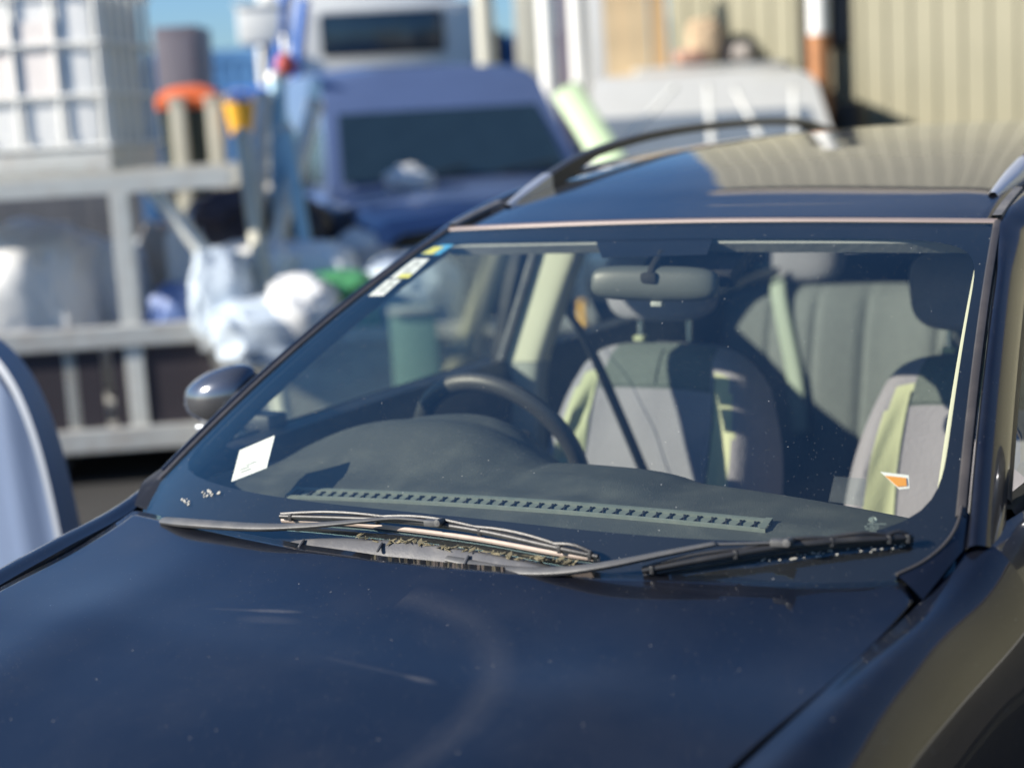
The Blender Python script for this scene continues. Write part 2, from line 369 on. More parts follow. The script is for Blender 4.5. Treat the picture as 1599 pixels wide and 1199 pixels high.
# roof
RY_ = [.713, .80, .95, 1.2, 1.5, 1.9, 2.4, 2.9]; RZ_ = [1.374, 1.394, 1.423, 1.459, 1.486, 1.497, 1.482, 1.43]
RC_ = [.012, .014, .017, .020, .022, .023, .023, .020]; RX_ = [.566, .558, .548, .545, .545, .545, .54, .52]
rows = []
for i, y in enumerate(RY_):
    r = []
    for s in np.linspace(-1, 1, 13):
        yy = y+((Wp(s, 1)[1]-.713) if i == 0 else (.4*(Wp(s, 1)[1]-.713) if i == 1 else 0))+.006
        r.append((s*RX_[i], yy, RZ_[i]+RC_[i]*(1-s*s)-.006*abs(s)**8+(.004 if i == 0 else .004)))
    rows.append(r)
roofG = loft(rows, 8, 4); roof = part(MB().grid(roofG.tolist()), 'roof', PAINT); solid(roof, .01)
def roof_z(x, y): s = x/itp(y, RY_, RX_); return itp(y, RY_, RZ_)+itp(y, RY_, RC_)*(1-s*s)
EP = [(float(Wp(1, v)[0]), float(Wp(1, v)[1]), float(Wp(1, v)[2])) for v in np.linspace(-.02, 1, 16)]
EPR = EP+[(.582, .80, 1.396), (.586, .95, 1.424), (.588, 1.2, 1.456), (.588, 1.5, 1.478), (.586, 1.9, 1.488), (.580, 2.4, 1.472), (.566, 2.9, 1.42)]
for sx in (-1, 1):
    rows = []
    for (x, y, z) in EPR:
        k = min(1, max(0, (y-.55)/.3))
        A = [(.0105, .002, -.012), (.013, .003, -.001), (.021, .005, .003), (.028, .013, .002), (.037, .028, -.004), (.043, .048, -.015), (.045, .060, -.026)]
        B = [(-.012, .0, -.012), (-.008, 0, .002), (.008, .0, .004), (.03, .0, -.002), (.046, .0, -.009), (.052, .0, -.016), (.054, .0, -.023)]
        rows.append([(sx*(x+a[0]*(1-k)+b[0]*k), y+a[1]*(1-k)+b[1]*k, z+a[2]*(1-k)+b[2]*k) for a, b in zip(A, B)])
    rows = loft(rows, 3, 4).tolist()
    part(MB().grid(rows), 'roof_pillar', PAINT)
    # window frame in black rubber just inside the pillar edge, then the door glass below it
    belt = lambda y: (itp(y, [.0, .6, 1.2, 2.2, 3.0], [.77, .787, .787, .777, .735]), itp(y, [0, .6, 1.2, 2.2, 3.0], [1.005, 1.018, 1.028, 1.045, 1.06]))
    top = [r[-1] for r in rows]; top = [p for p in top if p[2] > 1.03]
    fr = []
    for p in top: fr.append([p, (p[0]+sx*.003, p[1]+.006, p[2]-.005), (p[0]+sx*.002, p[1]+.014, p[2]-.012), (p[0]-sx*.012, p[1]+.017, p[2]-.014)])
    part(MB().grid(fr), 'window_frame', TRIMK)
    def pane(y0, y1, nm, m):
        ps = [p for p in top]
        ys = [p[1]+.014 for p in ps]; X = [abs(p[0]) for p in ps]; Z = [p[2]-.012 for p in ps]
        g = []
        for y in np.linspace(y0, y1, 14):
            bx, bz = belt(y); tx, tz = itp(y, ys, X)-.004, itp(y, ys, Z)
            if tz < bz+.002: tz = bz+.002
            g.append([(sx*(tx*(1-t)+(bx-.008)*t+.012*math.sin(math.pi*t)), y, tz*(1-t)+bz*t) for t in np.linspace(0, 1, 8)])
        return part(MB().grid(g), nm, m)
    pane(.22, 1.17, 'door_window', SIDEG); pane(1.41, 2.12, 'door_window', SIDEG); pane(2.2, 2.85, 'quarter_window', TINTG)
    for (y0, y1, yt0, yt1) in ((1.16, 1.42, 1.14, 1.425), (2.10, 2.22, 2.06, 2.2), (2.82, 3.3, 2.6, 2.92)):   # outer pillars between the windows
        a, b = belt(y0), belt(y1); m_ = []
        for t in np.linspace(0, 1, 6):
            ya, yb = y0*(1-t)+yt0*t, y1*(1-t)+yt1*t
            zt0 = itp(yt0, [p[1] for p in top], [p[2] for p in top]); xt0 = itp(yt0, [p[1] for p in top], [abs(p[0]) for p in top])
            x = a[0]*(1-t)+xt0*t+.010*math.sin(math.pi*t)+.004; z = a[1]*(1-t)+zt0*t
            m_.append([(sx*(x-.03), ya, z), (sx*x, ya+.004, z), (sx*x, yb-.004, z), (sx*(x-.03), yb, z)])
        part(MB().grid(m_), 'door_pillar', TRIMK)
    # grey ditch strip from the screen corner to the rail
    rows = []
    for y in np.linspace(.725, .90, 8):
        x = itp(y, [.713, .8, .95], [.566, .560, .552])+.012; z = itp(y, RY_, RZ_)+.004
        rows.append([(sx*(x-.014), y, z-.004), (sx*(x-.010), y, z+.004), (sx*(x+.006), y, z+.0045), (sx*(x+.010), y, z-.004)])
    part(MB().grid(rows), 'roof_ditch_strip', COWL)
    # roof rail
    path = [(.527, .870, 1.4155), (.532, .95, 1.441), (.538, 1.08, 1.477), (.543, 1.25, 1.512), (.548, 1.5, 1.539), (.55, 1.8, 1.553), (.55, 2.2, 1.556), (.547, 2.55, 1.545), (.540, 2.76, 1.512), (.532, 2.90, 1.470)]
    P = cr(np.array(path), 6)
    def railsec(p, h, w): 
        x, y, z = p; return [(sx*(x-w), y, z-h), (sx*(x-w*.95), y, z-.004), (sx*(x-w*.5), y, z), (sx*(x+w*.5), y, z-.001), (sx*(x+w), y, z-.008), (sx*(x+w*1.05), y, z-h)]
    rr, tip = [], []
    for p in P:
        zr = roof_z(min(p[0], .54), p[1])
        foot = max(0, 1-(p[1]-.87)/.40, 1-(2.90-p[1])/.30)
        h = .021+(max(.03, p[2]-zr+.010)-.021)*min(1, foot*1.6)
        if p[1] <= 1.06: tip.append(railsec(p, h, .009+.0075*min(1, max(.02, (p[1]-.87)/.11))))
        if p[1] >= 1.05: rr.append(railsec(p, h, .0155))
    rail = part(MB().grid(rr, closed=True), 'roof_rail', RAILM, angle=50)
    part(MB().grid(tip, closed=True), 'end_cap', CHROME, rail, angle=50)

# ------------------------------------------------------------------ cabin
HEADL = mat('headliner_cloth', (.30, .31, .30), .9, bump=.1)
part(MB().grid([[(x, y, roof_z(x, y)-.035-.03*abs(x/.53)**4) for x in np.linspace(-.53, .53, 13)] for y in np.linspace(.76, 2.85, 14)]), 'headliner', HEADL)
for sx in (-1, 1):
    rows = []
    for v in np.linspace(.03, .97, 24):
        rows.append([Wp(sx*(u+(.016 if sx < 0 else 0)*(u < .99)), v, o) for u, o in ((.992, -.012), (.968, -.010), (.961, -.012), (.959, -.020), (.964, -.036), (.985, -.045))])
    part(MB().grid(rows), 'pillar_trim', CREAM if sx > 0 else DARKP)
rows = []
for u in np.linspace(-.95, .95, 30): rows.append([Wp(u, v, o) for v, o in ((.985, -.008), (.944, -.010), (.938, -.015), (.952, -.04), (1.0, -.045))])
part(MB().grid(rows), 'header_trim', HEADL)
for sx in (-1, 1):
    vis = part(MB().box((sx*.325, .775, 1.343), (.40, .15, .018), Matrix.Rotation(R_(10), 3, 'X'), bev=.009), 'sun_visor', VISOR)
    part(MB().tube([(sx*.10, .74, 1.350), (sx*.10, .74, 1.362)], .006, 6), 'visor_clip', VISOR, vis)
    part(MB().tube([(sx*.50, .73, 1.350), (sx*.53, .71, 1.356), (sx*.54, .73, 1.366)], .006, 6), 'visor_hinge', VISOR, vis)
# dashboard
def dz(x, y):
    y0 = .335-.10*(x/.7)**2*(1 if x > 0 else .5)
    z = .962+.030*min(1, max(0, (y+.05)/.12))-.018*(x/.7)**2
    if y > y0-.10: z -= .10*min(1.6, max(0, (y-(y0-.10))/.16))**2
    a = abs((x+.365)/.285)
    if a < 1:
        w = (1-a**2.6); ty = min(1, max(0, (y-.06)/.24)); ty = ty*ty*(3-2*ty); z += .088*w*ty
        if y > .30: z += .09*w*min(1, max(0, (y-.30)/.1))**1.0*(1 if y < .38 else max(0, 1-(y-.38)/.03))
    if abs((x-.04)/.17) < 1: z += .014*(1-abs((x-.04)/.17)**4)*min(1, max(0, (y-.10)/.06))
    return z
xs = np.linspace(-.70, .70, 71); ys = np.linspace(-.19, .50, 60)
rows = [[(x, max(y, -.19+.19*abs(x/.7)**3), dz(x, max(y, -.19+.19*abs(x/.7)**3))-.0) for x in xs] for y in ys]
dash = part(MB().grid(rows), 'dashboard', DASH, angle=60)
lowd = MB().grid([[(x, y, z) for x in (-.72, -.3, .1, .72)] for y, z in ((.44, .90), (.46, .75), (.40, .62), (.30, .5), (.05, .35))])
part(lowd, 'lower_dash', DARKP, dash)
# defroster strip with its row of slanted fins
def da(px, py): p = onp(px, py, 2, .992); return p
A, B = Vector((-.452, .012, 0)), Vector((.418, .050, 0)); dv = (B-A); nrm = Vector((-dv.y, dv.x, 0)).normalized(); ang = math.atan2(dv.y, dv.x); L_ = dv.length
def dpt(t, w): 
    p = A+dv*t+nrm*w; return Vector((p.x, p.y, dz(p.x, p.y)))
slot = MB(); vent = MB(); fin = MB()
Tn = 24
slot.grid([[dpt(t, w)+Vector((0, 0, .0025)) for w in (-.008, .010)] for t in np.linspace(0, 1, Tn)])
for w0, w1, h in ((-.013, -.008, .006), (.010, .019, .007)):
    vent.grid([[dpt(t, w0)+Vector((0, 0, -.002)), dpt(t, w0)+Vector((0, 0, h*.8)), dpt(t, (w0+w1)/2)+Vector((0, 0, h)), dpt(t, w1)+Vector((0, 0, h*.8)), dpt(t, w1)+Vector((0, 0, -.002))] for t in np.linspace(-.012, 1.012, Tn)])
for t in (-.012, 1.0): vent.grid([[dpt(t, w)+Vector((0, 0, .007)) for w in (-.013, .019)], [dpt(t+.012, w)+Vector((0, 0, .007)) for w in (-.013, .019)]])
for k in range(38):
    t = (k+.5)/38
    for s in (-1, 1):
        a, b = dpt(t-.0034*s, -.007), dpt(t+.0034*s, .009); z = Vector((0, 0, .0050)); e = dv.normalized()*.0010
        fin.add([a-e, a+e, b+e, b-e, a-e+z, a+e+z, b+e+z, b-e+z], [(0,1,5,4),(1,2,6,5),(2,3,7,6),(3,0,4,7),(4,5,6,7)])
vo = vent.build('defroster_vent', VENT, dash); slot.build('vent_slot', VENT, dash); fin.build('vent_fins', TRIMK, dash)  # slot floor coloured pale as if sunlit, black fins carry the slats' shadow
# steering wheel
cw = Vector((-.405, .60, .915)); upw = Vector((0, -.40, .917)).normalized(); rtw = Vector((1, 0, 0)); fw_ = rtw.cross(upw)
wheel = MB(); rows = []
for i in range(56):
    a = 2*math.pi*i/56; d = rtw*math.cos(a)+upw*math.sin(a)
    rows.append([cw+d*.186+(d*math.cos(b)*.0195+fw_*math.sin(b)*.0165) for b in np.linspace(0, 2*math.pi, 12, endpoint=False)])
rows.append(rows[0]); wheel.grid(rows, closed=True)
sw = part(wheel, 'steering_wheel', WHEELM)
h = MB()
Mw = Matrix((rtw, upw, fw_)).transposed()
h.box(cw+fw_*.03*0, (.17, .13, .05), Mw, bev=.02)
for a in (-20, 200, 270): 
    d = rtw*math.cos(R_(a))+upw*math.sin(R_(a)); h.tube([cw+d*.05, cw+d*.18], [.022, .014], 8, flat=.5, up=fw_)
h.build('wheel_hub', TRIMK, sw)
part(MB().tube([cw-fw_*.02, cw-fw_*.02+Vector((0, -.2, -.08))], .035, 10), 'steering_column', DARKP)
# front seats
def seat(xc, y0=1.02, W=.54, H=.60, z0=.46):
    st = MB(); bm_ = MB()
    e = bpy.data.objects.new('front_seat', None); COL.objects.link(e); e.parent = car
    S = np.linspace(-1, 1, 65); T = np.linspace(0, 1, 41)
    def prof(s, t):
        a = abs(s); ed = max(0, 1-a**7)**.5
        bol = .055*math.exp(-((a-.80)/.17)**2)*(1-.75*max(0, (t-.45)/.55)**1.5)
        lum = .012*math.sin(math.pi*min(1, t*1.3)); top = max(0, 1-t**14)**.5
        return (.075+bol+lum)*ed*(.25+.75*top)
    def pt(s, t, front=True):
        wid = W/2*(.94+.10*math.sin(math.pi*min(1, t*1.05)))*(1-.10*max(0, (t-.6)/.4)**2.5)
        zt = H*(1-.06*abs(s)**3-.10*abs(s)**8)
        yc = y0+.085+.19*t
        d = prof(s, t) if front else -.055*max(0, 1-abs(s)**6)**.5*max(0, 1-t**10)**.5
        if front:                                                    # slack folds and creases of the loose cover
            q = Vector((s*2.2+xc*9, t*3.1, .3)); d += .006*noise.noise(q*1.3)*max(0, 1-s**8)
            for sc, tc_, an, ln, wd, am in ((-.70, .62, 1.15, .30, .035, .010), (-.60, .44, 1.35, .26, .03, .008), (.66, .40, 1.7, .30, .04, .006), (-.2, .30, .25, .5, .05, .003)):
                am *= 1. if xc < 0 else .3; a_, b_ = (s-sc)*math.cos(an)+(t-tc_)*math.sin(an)*1.2, -(s-sc)*math.sin(an)+(t-tc_)*math.cos(an)*1.2
                d -= am*math.exp(-(a_/ln)**4-(b_/wd)**2)-am*.8*math.exp(-(a_/ln)**4-((b_-wd*1.6)/wd)**2)
        return Vector((xc+s*wid, yc-d, z0+zt*t))
    wob = lambda t, k: .012*math.sin(9*t+k)
    G = [[pt(s, t) for s in S] for t in T]; fm = []
    for i in range(len(T)-1):
        for j in range(len(S)-1):
            a = abs((S[j]+S[j+1])/2); t = (T[i]+T[i+1])/2
            lo = (.47 if xc < 0 else .45)+.16*max(0, (t-.3))**1.5+.04*math.sin(3*t); hi = (.77 if xc < 0 else .73)-.02*math.sin(4*t)-.30*max(0, t-.74)
            fm.append(1 if (lo < a < hi and t < .93) else (2 if (a < .52 and t > .86) else 0))
    n0 = len(S)
    back = obj('backrest', [p for r in G for p in r], [(i*n0+j, i*n0+j+1, (i+1)*n0+j+1, (i+1)*n0+j) for i in range(len(T)-1) for j in range(n0-1)], None, e, mats=[SEATG, SEATC, SEATM], fmat=fm)
    MB().grid([[pt(s, t, False) for s in S[::4]] for t in T[::2]]).build('back_shell', SEATG, e)
    # piped seams and the pale chevron stitching of the cover
    sm = MB()
    def surf(s, t, o=.002): return pt(s, t)+Vector((0, -o, 0))
    for sg in (-1, 1):
        sm.tube([surf(sg*((.47 if xc < 0 else .45)+.16*max(0, (t-.3))**1.5+.04*math.sin(3*t)), t) for t in np.linspace(.05, .9, 24)], .0015, 5)
    sm.tube([surf(s, .862, .002) for s in np.linspace(-.52, .52, 16)], .0022, 5)
    sm.tube([surf(0, t, .002) for t in np.linspace(.865, .985, 8)], .0018, 5)
    sm.build('seam', SEATM, back)
    sk = MB()
    sk.tube([surf(s, .50-.0*s+(-.115*(1-abs(abs(s)-.0)/.6)), .0015) for s in (-.60, -.4, -.2, -.06)], .0017, 5)
    sk.tube([surf(s, .50+(-.115*(1-abs(s)/.6)), .0015) for s in (.06, .2, .4, .60)], .0017, 5)
    sk.build('stitching', STITCH, back)
    # cushion
    G = []
    for y in np.linspace(.50, 1.12, 10):
        r = []
        for s in np.linspace(-1, 1, 17):
            a = abs(s); r.append((xc+s*.265, y, .46-.06*max(0, (.62-y)/.12)**2+.04*math.exp(-((a-.82)/.15)**2)-.10*a**10))
        G.append(r)
    MB().grid(G).build('seat_cushion', SEATG, e)
    MB().box((xc, .82, .34), (.5, .6, .16), bev=.03).build('seat_base', DARKP, e)
    # headrest
    hc = Vector((xc-.015, y0+.265, z0+H+.135)); m = MB(); rows = []
    for i in range(17):
        ph = -math.pi/2+math.pi*i/16; r = []
        for j in range(28):
            th = 2*math.pi*j/28; sg = lambda v, p: math.copysign(abs(v)**p, v)
            x = .140*sg(math.cos(ph), .45)*sg(math.cos(th), .6); y = .055*sg(math.cos(ph), .5)*sg(math.sin(th), .75); z = .082*sg(math.sin(ph), .6)
            x *= 1-.10*z/.08*-1*.6
            r.append(hc+Vector((x, y+.12*z, z)))
        rows.append(r)
    m.grid(rows, closed=True); hr = m.build('headrest', SEATG, e)
    for s in (-1, 1): MB().tube([hc+Vector((s*.062, .0, -.13)), hc+Vector((s*.062, .005, -.05))], .0062, 8).build('headrest_post', METAL, hr)
    MB().box(hc+Vector((-.062, 0, -.126)), (.026, .026, .012), bev=.004).build('post_collar', SEATC, hr)
    return e
seat(-.288, y0=.885, z0=.475, W=.565); seat(.425, y0=.90, z0=.465, W=.53)
# rear bench
S = np.linspace(-1, 1, 121); T = np.linspace(0, 1, 30)
def rp(s, t, o=0):
    x = s*.67; k = abs(((x+.36)/.145)); 
    g = 0
    for xs_ in (-.50, -.355, -.215, 0, .215, .355, .50): g += .012*math.exp(-((x-xs_)/.010)**2)
    d = .07*max(0, 1-abs(s)**10)**.5*(max(0, 1-t**12)**.5)+.02*math.cos(x*9)**2
    return Vector((x, 2.12+.15*t-d+g*(t < .97)-o, .45+(.63-.03*abs(s)**3)*t))
e = bpy.data.objects.new('rear_seat', None); COL.objects.link(e); e.parent = car
MB().grid([[rp(s, t) for s in S] for t in T]).build('backrest', SEATD, e)
MB().box((0, 1.78, .38), (1.26, .52, .16), bev=.05).build('seat_cushion', SEATD, e)
MB().box((0, 2.35, .76), (1.3, .06, .62), bev=.02).build('back_panel', DARKP, e)
for x in (-.42, .36):
    hc = Vector((x, 2.27, 1.172)); rows = []
    for i in range(13):
        ph = -math.pi/2+math.pi*i/12
        rows.append([hc+Vector((.118*math.copysign(abs(math.cos(ph))**.5, 1)*math.copysign(abs(math.cos(th))**.7, math.cos(th)), .05*abs(math.cos(ph))**.5*math.sin(th), 0.088*math.copysign(abs(math.sin(ph))**.7, math.sin(ph)))) for th in np.linspace(0, 2*math.pi, 22, endpoint=False)])
    MB().grid(rows, closed=True).build('headrest', SEATG, e)
def ribbon(pts, w, axis, m, name, par, ku=8):
    P = cr(np.array([tuple(p) for p in pts]), ku); ax = Vector(axis).normalized(); rows = []
    for i, p in enumerate(P):
        p = Vector(p); rows.append([p-ax*w/2, p-ax*w/6+Vector((0, -.002, 0)), p+ax*w/6+Vector((0, -.002, 0)), p+ax*w/2])
    return solid(MB().grid(rows).build(name, m, par), .0015, 0)
ribbon([(-.60, 2.36, 1.12), (-.505, 2.285, 1.11), (-.478, 2.20, 1.07), (-.440, 2.155, .96), (-.395, 2.11, .82), (-.36, 2.05, .68)], .048, (1, 0, .25), BELTG, 'seat_belt', e)
part(MB().box((-.505, 2.29, 1.118), (.09, .03, .016), bev=.005), 'belt_guide', VISOR, e)
ribbon([onp(1216, 424, 1, 2.20), onp(1185, 432, 1, 2.19), onp(1150, 450, 1, 2.17), onp(1112, 482, 1, 2.15)], .03, (.25, 0, 1), BELT, 'centre_belt', e)
# driver's seat belt and its anchor on the middle pillar
an = onp(885, 482, 0, -.655)
bp_ = [an, onp(922, 545, 1, 1.06), onp(958, 625, 1, .985), onp(990, 700, 1, .950), onp(1017, 765, 1, .93), onp(1045, 840, 1, .92)]
belt_o = ribbon(bp_, .032, (.61, .66, -.43), BELT, 'seat_belt', car)
part(MB().lathe([(.001, 0), (.020, .001), (.022, .008), (.016, .016), (.001, .018)], onp(869, 484, 0, -.665)+Vector((.004, 0, 0)), 16, M=Matrix.Rotation(R_(80), 3, 'Y')), 'belt_anchor', CREAM, belt_o)
# middle pillar trim, driver's side (cream above, grey below) and its mate
for sx in (-1, 1):
    def bpil(z0, z1, nm, m):
        rows = []
        for z in np.linspace(z0, z1, 8):
            t = (z-1.0)/.38; x = .735-.135*max(0, t)-.02*max(0, t)**2; yb = 1.145+.05*t
            rows.append([(sx*(x+.02), yb-.012, z), (sx*(x-.03), yb-.004, z), (sx*(x-.072), yb+.008, z), (sx*(x-.082), yb+.030, z), (sx*(x-.066), yb+.085, z), (sx*x, yb+.13, z)])
        return part(MB().grid(loft(rows, 3, 3).tolist()), nm, m)
    bpil(1.018, 1.42, 'pillar_trim', CREAM); bpil(.62, 1.0165, 'lower_pillar_trim', GREYT)
    sl = MB()
    sl.tube([(sx*(.735-.135*max(0, t)+.012), 1.128+.05*t, 1.0+.38*t) for t in np.linspace(-.0, .98, 10)], .011, 8)
    part(sl, 'door_seal', COWL)
    # door inner panels with a ledge under the glass
    rows = []
    for y in np.linspace(.16, 2.75, 24):
        bx, bz = itp(y, [.0, .6, 1.2, 2.2, 3.0], [.77, .787, .787, .777, .735]), itp(y, [0, .6, 1.2, 2.2, 3.0], [1.005, 1.018, 1.028, 1.045, 1.06])
        rows.append([(sx*(bx-.012), y, bz-.01), (sx*(bx-.02), y, bz+.003), (sx*(bx-.055), y, bz-.004), (sx*(bx-.075), y, bz-.05), (sx*(bx-.07), y, .75), (sx*(bx-.06), y, .35)])
    part(MB().grid(rows), 'door_lining', TRIMK)
    cp = MB().grid([[(sx*.73, y, 1.05-.02), (sx*.66, y, 1.40-.04)] for y in (2.05, 2.12, 2.2, 2.3)]); part(cp, 'rear_pillar_trim', GREYT)
# rear end: tailgate, glass, floor
part(MB().grid([[(x, 2.98+.36*(1-t)-.05*(x/.6)**2, 1.06+.36*t) for x in np.linspace(-.64+.07*t, .64-.07*t, 9)] for t in np.linspace(0, 1, 8)]), 'rear_window', TINTG)
part(MB().grid([[(x, 3.38+.06*math.sin(math.pi*(z-.3)/.8)-.10*(x/.7)**2, z) for x in np.linspace(-.74, .74, 13)] for z in np.linspace(.30, 1.07, 10)]), 'tailgate', PAINT)
part(MB().box((0, 1.4, .27), (1.62, 3.9, .05), bev=.01), 'floor_pan', DARKP)
part(MB().box((0, .04, .62), (1.5, .04, .62), bev=.01), 'firewall', DARKP)
# rear-view mirror
mv = MB(); rows = []
mc = Vector((-.004, .545, 1.283)); Mr = Matrix.Rotation(R_(9), 3, 'Z') @ Matrix.Rotation(R_(-6), 3, 'X') @ Matrix.Rotation(R_(2), 3, 'Y')
for i in range(17):
    ph = -math.pi/2+math.pi*i/16; r = []
    for j in range(28):
        th = 2*math.pi*j/28
        x = .122*math.copysign(abs(math.sin(ph))**.55, math.sin(ph)); k = abs(math.cos(ph))**.42
        y = .024*k*math.copysign(abs(math.sin(th))**.8, math.sin(th)); z = .033*k*math.copysign(abs(math.cos(th))**.75, math.cos(th))
        r.append(mc+Mr@Vector((x, y, z)))
    rows.append(r)
rvm = part(MB().grid(rows, closed=True), 'rear_view_mirror', MIRP)
MB().tube([mc+Vector((.0, -.018, .01)), mc+Vector((.004, -.010, .030)), mc+Vector((.004, .03, .050))], [.010, .009, .012], 10).box(mc+Vector((.0, -.014, .012)), (.034, .026, .022), bev=.007).build('mirror_stalk', HOLE, rvm)
MB().box(mc+Vector((.012, -.014, -.036)), (.022, .02, .010), Mr, bev=.003).build('dip_switch', GREYT, rvm)
MB().box((.03, .67, 1.318), (.20, .16, .035), Matrix.Rotation(R_(27), 3, 'X'), bev=.012).build('sensor_cover', TRIMK, rvm)
# labels and papers stuck inside the screen
def slip(quad, name, m, off=-.0055, par=glass, lift=.0008):
    P = [wpt(px, py, off) for px, py in quad]; nrm_ = (P[1]-P[0]).cross(P[3]-P[0]).normalized()
    if nrm_.z < 0: nrm_ = -nrm_
    return MB().prism(P, nrm_*lift).build(name, m, par, smooth=False)
YEL = mat('label_yellow', (.80, .74, .12), .5, var=.05); LBL = mat('label_blue', (.10, .42, .75), .5, var=.05); INK = mat('label_ink', (.25, .25, .24), .6); ORG = mat('label_orange', (.85, .36, .06), .5, var=.05)
def lerp2(q, a, b):
    p = lambda i: np.array(q[i], float); return tuple((p(0)*(1-a)+p(1)*a)*(1-b)+(p(3)*(1-a)+p(2)*a)*b)
def sub(q, a0, a1, b0, b1): return [lerp2(q, a0, b0), lerp2(q, a1, b0), lerp2(q, a1, b1), lerp2(q, a0, b1)]
q1 = [(575.5, 462.5), (605, 437.5), (627, 437), (599, 462)]; q2 = [(609, 434.8), (646, 405), (671, 404.5), (639, 434.6)]; q3 = [(656, 397.5), (682.5, 383), (709, 382.5), (686, 398)]
l1 = slip(q1, 'service_label', WHITEP); l2 = slip(q2, 'service_label', WHITEP); l3 = slip(q3, 'service_label', LBL)
slip(sub(q2, .02, .22, .35, .97), 'yellow_block', YEL, -.0042, l2)
slip(sub(q3, .05, .8, .04, .62), 'yellow_block', YEL, -.0042, l3)
for q, l in ((q1, l1), (q2, l2)):
    for a, b0, b1 in ((.30, .3, .72), (.48, .2, .6), (.66, .35, .8), (.82, .3, .55)): slip(sub(q, a, a+.045, b0, b1), 'print', INK, -.0042, l)
qc = [(361.5, 752.5), (374.5, 703.5), (429.5, 680), (416.5, 731)]
card = slip(qc, 'parking_card', WHITEP, -.012)
for a, b0, b1 in ((.20, .2, .5), (.30, .15, .42), (.38, .3, .6)): slip(sub(qc, a, a+.02, b0, b1), 'print', mat('faded_ink', (.62, .62, .6), .6), -.0105, card)
qo = [(1375, 737), (1419, 742.5), (1420, 763), (1405, 764.5)]
lo_ = slip(qo, 'orange_label', WHITEP, -.006); slip([(1382, 743), (1415, 746.5), (1416, 759), (1402, 760)], 'orange_block', ORG, -.0045, lo_)
HOLD = glass_mat('clear_pouch', (.9, .93, .92), .05, 1.5)
slip([(1303, 744), (1352, 748), (1348, 790), (1294, 783)], 'clear_pouch', HOLD, -.010)
MARK = mat('etched_mark', (.42, .50, .47), .6)
mk = MB()
def mline(pts, r=.0006): mk.tube([wpt(px, py, -.003) for px, py in pts], r, 4)
mline([(1357, 811), (1358.5, 808.5), (1363, 807.5), (1367.5, 808.8), (1369, 811.5), (1367, 814), (1362.5, 815), (1358.5, 813.8), (1357, 811)])
mline([(1358, 811), (1361, 810), (1363, 813), (1365, 810), (1368, 811.5)])
for y_, a, b in ((818, 1355, 1384), (822, 1350, 1354), (822, 1358, 1372), (825.5, 1352, 1371), (829, 1358, 1368)):
    x_ = a
    while x_ < b: w_ = rnd.uniform(1.2, 3.2); mline([(x_, y_-(b-a)*0), (min(b, x_+w_), y_+.15)]); x_ += w_+1.1
mk.build('glass_mark', MARK, glass)
DROP = mat('bird_lime', (.36, .35, .31), .8, var=.3, scale=40)
dm = MB()
for (px, py, n_, sp) in ((341, 769, 1, 1), (324, 771, 12, 8), (289, 782, 9, 6)):
    for k in range(n_):
        a, b = px+rnd.uniform(-sp, sp), py-rnd.uniform(-sp, sp)*.5-(0 if n_ == 1 else (k-n_/2)*.8); c = wpt(a, b, .0006)
        r = rnd.uniform(.0015, .0042) if n_ > 1 else .005
        u_, v_ = ws(a, b); t1 = (Vector(Wp(u_+.01, v_))-Vector(Wp(u_, v_))).normalized(); t1, t2 = t1, (Vector(Wp(u_, v_+.01))-Vector(Wp(u_, v_))).normalized(); n_z = t1.cross(t2)
        m_ = [c+(t1*math.cos(x)*rnd.uniform(.6, 1.1)+t2*math.sin(x)*rnd.uniform(.5, 1.2))*r for x in np.linspace(0, 2*math.pi, 9, endpoint=False)]
        dm.prism(m_, n_z*.0003)
for k in range(46):
    px = rnd.uniform(1190, 1420); py = 870-(px-1215)*.09+rnd.uniform(-5, 5); c = wpt(px, py, .0006); r = rnd.uniform(.0007, .0024)
    dm.prism([c+Vector((math.cos(x)*r, math.sin(x)*r*.8, math.sin(x)*r*.4)) for x in np.linspace(0, 2*math.pi, 7, endpoint=False)], (0, -.0002, .0004))
kind(dm.build('dirt_marks', DROP, glass), 'stuff')

slip([(925, 362), (1118, 360), (1104, 398), (940, 403)], 'sensor_patch', FRIT, -.006)

# cowl and wipers
up_e = [(452, 846), (475, 842), (520, 841), (580, 843), (640, 846), (720, 858), (780, 868), (830, 879), (870, 892)]
rows = []
for px, py in up_e:
    a = wpt(px, py, .006); b = on_hood(px+1, py+26); hx = on_hood(px, max(py+1, 0))
    yr = b[1]
    rows.append([a+Vector((0, .02, -.004)), a, a+Vector((.0, -.010, -.001)), a+Vector((0, -.028, -.018)), a+Vector((0, -.045, -.060))])
cowl = part(MB().grid(loft(rows, 4, 3).tolist()), 'cowl_panel', COWL)
for px, py in ((478, 843), (600, 848), (735, 868)):                  # raised clips along the cowl
    c = wpt(px, py, .010); MB().box(c+Vector((0, -.012, -.003)), (.005, .022, .005), Matrix.Rotation(R_(12), 3, 'Z') @ Matrix.Rotation(R_(22), 3, 'X'), bev=.003).build('cowl_clip', COWL, cowl)
A_ = side_rows(-1, -.2, .25)
def bil(a, i, j):
    i0, j0 = min(int(i), a.shape[0]-2), min(int(j), a.shape[1]-2); f, g = i-i0, j-j0
    return a[i0, j0]*(1-f)*(1-g)+a[i0+1, j0]*f*(1-g)+a[i0, j0+1]*(1-f)*g+a[i0+1, j0+1]*f*g
yi = lambda y: float(np.interp(y, A_[:, 0, 1], np.arange(A_.shape[0])))
rows = []
for k in range(16):
    t = k/15; y = -.112+.15*t; cm = 7.5*min(1, t*1.5)+.05
    rows.append([bil(A_, yi(y), cm*c/8)+np.array([-.0015, 0, .0035]) for c in range(9)]); rows[-1].insert(0, np.array([max(-.735, rows[-1][0][0]+.03), rows[-1][0][1]+.0, rows[-1][0][2]-.006]))
